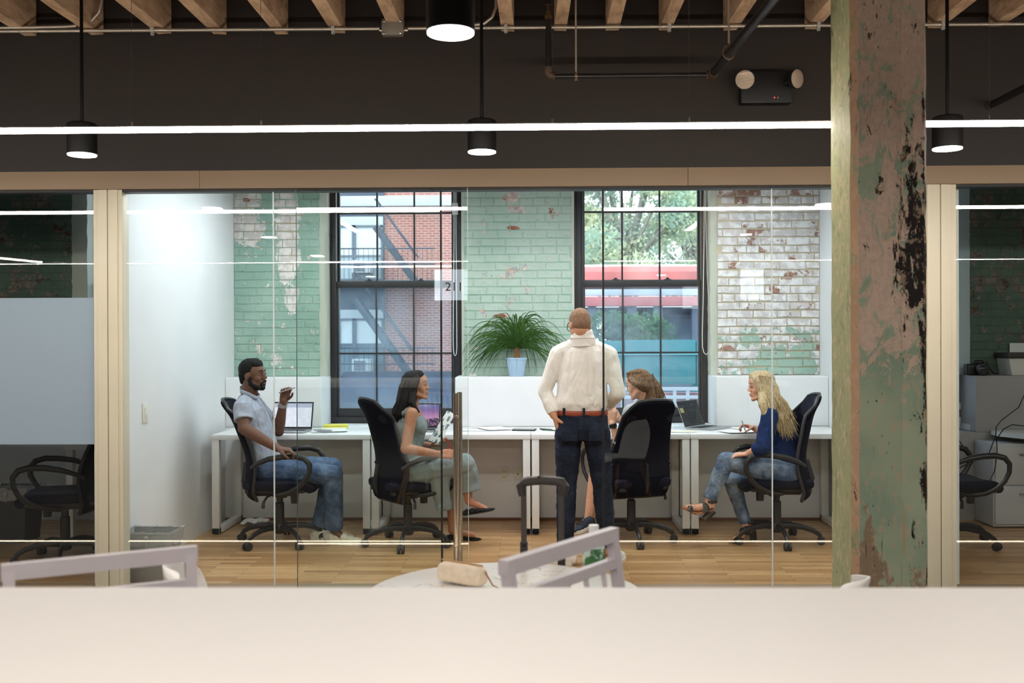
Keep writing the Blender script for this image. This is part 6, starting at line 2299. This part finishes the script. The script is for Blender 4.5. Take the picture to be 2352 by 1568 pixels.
# ------------------------------------------------------------------ 4: brown haired woman with a phone, half hidden by her chair
D0 = 7.35
w4 = person(J(1455, 1240, D0), 'brown haired woman with a phone, half hidden by her chair back')
SK4 = skin_mat('fair_peach_skin', (226, 174, 146))
H4 = Head(J(1466, 883, 7.30), (-1, .50, -.28), (-.22, .1, 1), .92)
nb4 = J(1484, 926, 7.33)
shL, shR = J(1448, 945, 7.22), J(1512, 945, 7.50)
elL, wrL = J(1422, 1022, 7.18), J(1406, 972, 7.20)
elR, wrR = J(1460, 1020, 7.60), J(1424, 965, 7.42)
hipL, hipR = J(1440, 1085, 7.30), J(1452, 1085, 7.48)
knL, knR = J(1372, 1062, 7.35), J(1372, 1068, 7.52)
anL, anR = J(1351, 1192, 7.36), J(1366, 1180, 7.42)
lat = (shR - shL).normalized()
mb = MB()
add_head(mb, H4, nb4, .046, False)
mb.tube([J(1450, 1085, 7.38), J(1458, 1045, 7.38), J(1470, 1000, 7.37), J(1480, 955, 7.36), J(1483, 935, 7.35)], [.150, .125, .130, .140, .08], 16, .64, lat)
mb.chain([shL, elL], [.046, .036]).chain([elL, wrL], [.035, .023]); mb.chain([shR, elR], [.046, .036]).chain([elR, wrR], [.035, .023])
mb.cap(shL, nb4, .042, .042).cap(shR, nb4, .042, .042)
mb.chain([hipL, knL], [.085, .052]).chain([knL, knL.lerp(anL, .35), anL], [.050, .047, .030])
mb.chain([hipR, knR], [.085, .052]).chain([knR, knR.lerp(anR, .35), anR], [.050, .047, .030])
mb.cap(anL, J(1336, 1206, 7.36), .030, .022); mb.cap(anR, J(1350, 1188, 7.36), .030, .022)
add_hand(mb, wrL, (-.05, .1, 1), (.2, 1, .1), -1, curls=((.5, .6, .4), (.6, .7, .4), (.7, .7, .4), (.8, .7, .4)), thumb=(.7, .3), s=.9)
add_hand(mb, wrR, (-.55, -.3, .8), (-.5, .6, -.2), 1, curls=((.4, .7, .4), (.6, .8, .5), (.7, .8, .5), (.8, .8, .5)), thumb=(.6, .3), s=.9)
blob(mb, 'body', SK4, w4, .0055, 4)
M_HAIR4 = hair_mat('mid_brown_hair', (78, 58, 42), (140, 108, 78), (40, 40, 8))
face_parts(w4, H4, M_HAIR4, simple('pink_lips', (196, 116, 108), .4), False)
mb = MB()
H4.ell(mb, (-.026, 0, .038), (.094, .082, .086)); H4.ell(mb, (-.050, 0, -.005), (.058, .076, .075)); H4.ell(mb, (.018, 0, .080), (.060, .066, .045))
for s in (-1, 1):
    mb.cap(H4(.030, .066 * s, .050), H4(-.02, .078 * s, .0), .022, .026, 10)
tie = J(1497, 866, 7.33)
mb.chain([H4(-.06, 0, .03), tie], [.055, .022], 12)
mb.chain([J(1484, 890, 7.33), J(1492, 918, 7.30), J(1498, 940, 7.29)], [.070, .055, .035], 12)
blob(mb, 'hair', M_HAIR4, w4, .006, 4, .003, 45, (1, 1, .3))
random.seed(9)
paths = []
for i in range(30):
    o = V((random.uniform(-.02, .02), random.uniform(-.02, .02), random.uniform(-.01, .01)))
    paths.append([tie + o * .4, J(1508, 885, 7.33) + o, J(1514, 908, 7.31) + o * 1.6, J(1518 + random.uniform(-8, 6), 930 + random.uniform(-6, 8), 7.30) + o * 1.5])
for i in range(28):
    t = random.uniform(-.07, .07)
    paths.append([H4(.02 + random.uniform(-.02, .04), t * .8, .105), H4(-.06, t, .09), tie + V((random.uniform(-.012, .012), random.uniform(-.012, .012), random.uniform(-.012, .012)))])
strands('hair_strands', M_HAIR4, w4, paths, .009, .5)
MB().tube([tie + V((math.cos(t) * .006, math.sin(t) * .022, math.cos(t) * .022)) for t in [k * PI / 6 for k in range(12)]], .006, 6, closed=True).build('hair_tie', M_BLACK, w4)
M_BL4 = cloth_mat('striped_grey_blouse', (224, 224, 224), .06, 10, stripe=(120, 124, 130))
mb = MB()
mb.tube([J(1450, 1080, 7.38), J(1458, 1045, 7.38), J(1470, 1000, 7.37), J(1480, 960, 7.36), J(1484, 940, 7.35), J(1484, 920, 7.34)], [.168, .148, .148, .158, .130, .070], 20, [.7, .7, .7, .68, .66, .85], lat)
mb.cap(shL, nb4, .054, .050); mb.cap(shR, nb4, .054, .050)
mb.chain([shL, shL.lerp(elL, .5), elL], [.056, .050, .042]).tube([elL, elL.lerp(wrL, .22)], [.042, .040], 12)
mb.chain([shR, elR], [.058, .050]).tube([elR, elR.lerp(wrR, .4)], [.050, .046], 12)
blob(mb, 'blouse', M_BL4, w4, .006, 4, .004, 22)
mb = MB()
mb.tube([J(1435, 1088, 7.38), J(1455, 1088, 7.38), J(1470, 1088, 7.38)], [.17, .18, .16], 16, .6, (0, 1, 0))
mb.chain([hipL, knL.lerp(hipL, .12)], [.10, .085]); mb.chain([hipR, knR.lerp(hipR, .12)], [.10, .085])
blob(mb, 'shorts', denim('pale_blue_denim', (138, 152, 172), (184, 192, 202)), w4, .007, 4, .004, 20)
M_NSNK = simple('navy_canvas_shoe', (40, 46, 60), .8)
shoe(w4, J(1362, 1208, 7.34), J(1318, 1226, 7.20), M_NSNK, M_WSOLE, 'sneaker', .044, .070, laces=M_BLACK)
shoe(w4, J(1378, 1196, 7.46), J(1340, 1200, 7.62), M_NSNK, simple('tan_gum_sole', (150, 124, 98), .7), 'sneaker', .046, .070)
wq = elL.lerp(wrL, .88); wd = (wrL - elL).normalized()
wt = MB().tube([wq - wd * .014, wq + wd * .014], .029, 14, .9).build('watch', M_BLACK, w4)
MB().cyl(wq + V((.004, -.026, 0)), wq + V((.004, -.035, 0)), .017, None, 16).build('watch_face', simple('dark_watch_face', (40, 42, 46), .15), wt)
p4 = thing('phone', J(1405, 938, 7.20), 'white phone held up by the brown haired woman', 'phone')
Rp = Euler((.5, -.55, .35)).to_matrix()
cph = J(1403, 936, 7.24)
MB().obox(cph, (.070, .009, .14), Rp).build('body', simple('white_phone_shell', (232, 234, 238), .3), p4, bevel=.004)
MB().obox(cph + Rp @ V((0, -.0048, 0)), (.062, .001, .115), Rp).build('screen', simple('pale_phone_screen', (206, 214, 236), .15), p4)
bt4 = J(1424, 953, 7.7)

# ------------------------------------------------------------------ 5: blonde woman in a navy shirt, writing
D0 = 7.32
w5_ = person(J(1760, 1240, D0), 'blonde woman in a navy shirt and jeans sitting with crossed legs')
SK5 = skin_mat('fair_skin', (224, 168, 142))
H5 = Head(J(1747, 887, 7.28), (-1, -.06, -.10), (-.10, 0, 1), .92)
nb5 = J(1768, 930, 7.30)
shL, shR = J(1768, 955, 7.14), J(1776, 950, 7.48)
elL, wrL = J(1752, 1028, 7.06), J(1716, 1042, 7.14)
elR, wrR = J(1762, 1005, 7.60), J(1731, 982, 7.62)
hipL, hipR = J(1808, 1088, 7.20), J(1806, 1090, 7.42)
knL, knR = J(1668, 1058, 7.20), J(1682, 1105, 7.40)
anL, anR = J(1628, 1150, 7.18), J(1712, 1204, 7.38)
lat = (shR - shL).normalized()
mb = MB()
add_head(mb, H5, nb5, .046, False)
mb.tube([J(1808, 1088, D0), J(1806, 1050, D0), J(1798, 1010, D0), J(1785, 970, D0), J(1774, 945, D0), J(1770, 934, D0)], [.150, .125, .125, .135, .125, .065], 16, .66, lat)
mb.chain([shL, elL], [.046, .037]).chain([elL, elL.lerp(wrL, .3), wrL], [.037, .036, .023]); mb.chain([shR, elR], [.046, .036]).chain([elR, wrR], [.035, .023])
mb.cap(shL, nb5, .042, .042).cap(shR, nb5, .042, .042)
mb.chain([hipL, knL], [.080, .052]).chain([knL, knL.lerp(anL, .35), anL], [.050, .046, .030])
mb.chain([hipR, knR], [.080, .052]).chain([knR, knR.lerp(anR, .35), anR], [.050, .046, .030])
fL0, fL1 = J(1634, 1160, 7.18), J(1578, 1164, 7.14)
fR0, fR1 = J(1726, 1212, 7.38), J(1688, 1236, 7.30)
mb.chain([anL, fL0, J(1600, 1166, 7.16), fL1], [.030, .026, .028, .018]); mb.chain([anR, fR0, J(1704, 1230, 7.34), fR1], [.030, .026, .028, .018])
add_hand(mb, wrR, (-1, -.15, .25), (-.2, -.25, -1), 1, curls=((.3, .7, .5), (.5, .9, .6), (.6, 1.0, .6), (.7, 1.0, .6)), thumb=(.6, .3), s=.9)
add_hand(mb, wrL, (-1, .25, -.1), (0, .2, -1), -1, curl=(.3, .4, .3), s=.88)
blob(mb, 'body', SK5, w5_, .0055, 4)
M_HAIR5 = hair_mat('long_blonde_hair', (146, 120, 86), (222, 202, 162), (70, 70, 6))
face_parts(w5_, H5, simple('sandy_brow', (128, 96, 66), .6), simple('coral_lips', (200, 118, 106), .4), False)
mb = MB()
H5.ell(mb, (-.024, 0, .038), (.098, .086, .088)); H5.ell(mb, (-.050, 0, -.010), (.066, .086, .095)); H5.ell(mb, (.024, 0, .082), (.062, .066, .044))
for s in (-1, 1):
    mb.cap(H5(.046, .056 * s, .062), H5(.006, .080 * s, -.05), .028, .030, 10)
mb.chain([H5(-.040, .02, -.03), J(1772, 930, 7.24), J(1785, 955, 7.20), J(1798, 978, 7.19)], [.088, .086, .078, .045], 12, .85)
mb.chain([H5(.006, .066, -.04), J(1752, 930, 7.14), J(1764, 965, 7.10)], [.034, .034, .014], 10)
blob(mb, 'hair', M_HAIR5, w5_, .006, 5, .003, 45, (1, 1, .12))
random.seed(14)
paths = []
for i in range(300):
    t = random.random()
    a = random.uniform(-.05, .088)
    st = H5(.03 - .10 * t, a, .095 - .03 * t)
    m1_ = H5(.012 - .10 * t, (.088 if a > 0 else a) + random.uniform(-.006, .008), -.03)
    ex = 1752 + 78 * t + random.uniform(-8, 10)
    ey = (1000 if t > .55 else 988) + random.uniform(-40, 14) * (1 if i % 3 else .4)
    e = J(ex, ey, 7.10 + .06 * t + random.uniform(-.01, .02))
    m2_ = m1_.lerp(e, .5) + V((random.uniform(-.008, .012), -.03, .01))
    m3_ = m1_.lerp(e, .8) + V((random.uniform(-.01, .01), -.015, 0))
    paths.append([st, m1_, m2_, m3_, e])
strands('hair_strands', M_HAIR5, w5_, paths, .0048, .5)
M_NAVYS = cloth_mat('navy_denim_shirt', (26, 44, 86), .22, 10)
mb = MB()
mb.tube([J(1812, 1078, D0), J(1808, 1060, D0), J(1803, 1030, D0), J(1796, 995, D0), J(1784, 965, D0), J(1775, 945, D0), J(1770, 930, D0)], [.175, .165, .150, .150, .155, .128, .068], 20, [.74, .72, .70, .72, .70, .66, .85], lat)
mb.cap(shL, nb5, .056, .052); mb.cap(shR, nb5, .056, .052)
mb.chain([shL, shL.lerp(elL, .5), elL], [.062, .062, .056]).tube([elL + V((.02, 0, .02)), elL.lerp(wrL, .25), elL.lerp(wrL, .5)], [.056, .056, .054], 14)
mb.chain([shR, elR], [.060, .052]).tube([elR, elR.lerp(wrR, .35)], [.052, .048], 12)
blob(mb, 'shirt', M_NAVYS, w5_, .006, 4, .005, 20)
M_J5 = denim('faded_blue_denim', (70, 88, 116), (142, 158, 178))
mb = MB()
mb.tube([J(1830, 1085, D0), J(1812, 1088, D0), J(1792, 1088, D0)], [.150, .165, .150], 18, .62, (0, 1, 0))
mb.chain([hipL, hipL.lerp(knL, .5), knL], [.096, .084, .066]).tube([knL, knL.lerp(anL, .3), knL.lerp(anL, .65), anL + V((.006, 0, .012))], [.064, .062, .050, .050], 14)
mb.chain([hipR, hipR.lerp(knR, .5), knR], [.096, .084, .066]).tube([knR, knR.lerp(anR, .3), knR.lerp(anR, .65), anR + V((0, 0, .012))], [.064, .060, .048, .044], 14)
blob(mb, 'jeans', M_J5, w5_, .0065, 4, .005, 22)
M_SAND = simple('black_sandal_leather', (18, 16, 17), .45)


def sandal(heel, ball, toe, side_, hblock):
    """Block-heeled sandal: sole plate, heel, studded straps."""
    heel, ball, toe = V(heel), V(ball), V(toe)
    d = (toe - heel).normalized()
    r = None
    so = MB().tube([heel, heel.lerp(ball, .5) + V((0, 0, -.004)), ball, toe], [.032, .028, .042, .024], 12, .24, (0, 1, 0)).build('sandal_sole', simple('tan_leather_sole', (150, 92, 56), .5), w5_)
    MB().tube([heel + V((0, 0, -.006)), V(hblock)], [.030, .026], 8).build('heel_block', M_SAND, so)
    for t, wd_, hh in ((.42, .024, .060), (.80, .018, .040)):
        c = heel.lerp(ball, t) if t < .6 else ball.lerp(toe, .35)
        st = MB().tube([c + V((0, s * .040, 0)) + V((0, 0, (1 - (s * 1.0) ** 2) * hh)) for s in (-1, -.7, -.35, 0, .35, .7, 1)], wd_, 8, .2, d).build('strap', M_SAND, so)
        for k in range(4):
            MB().ell(c + V((0, -.030 + .004 * k, .018 + .012 * k)) + d * (.012 - .008 * k), (.0045, .0045, .0045), None, 8, 6).build('stud', M_STEEL, so)
    a0 = heel.lerp(ball, .08) + V((0, 0, .062))
    MB().tube([a0 + V((math.cos(t) * .038, math.sin(t) * .036, 0)) for t in [k * PI / 8 for k in range(16)]], .010, 8, .35, (0, 0, 1), closed=True).build('ankle_strap', M_SAND, so)
    MB().tube([a0 + V((-.014 + dx, -.040, dz)) for dx, dz in ((0, -.011), (.024, -.011), (.024, .011), (0, .011))], .0025, 6, closed=True).build('buckle', M_BRASS, so)


sandal(J(1638, 1170, 7.18), J(1596, 1178, 7.15), J(1564, 1164, 7.13), -1, J(1618, 1192, 7.17))
sandal(V((anR.x + .05, 7.38, .085)), V((anR.x - .06, 7.33, .018)), V((anR.x - .135, 7.29, .012)), -1, V((anR.x + .06, 7.38, .004)))
pen = thing('pen', J(1706, 972, 7.56), 'pen in the writing hand of the blonde woman', 'pen', 'pens in hands')
MB().cyl(J(1704, 966, 7.58), J(1711, 986, 7.54), .0045, None, 8).build('barrel', M_EYEW, pen)
MB().cyl(J(1711, 986, 7.54), J(1712, 989, 7.54), .0045, .001, 8).build('tip', M_BLACK, pen)
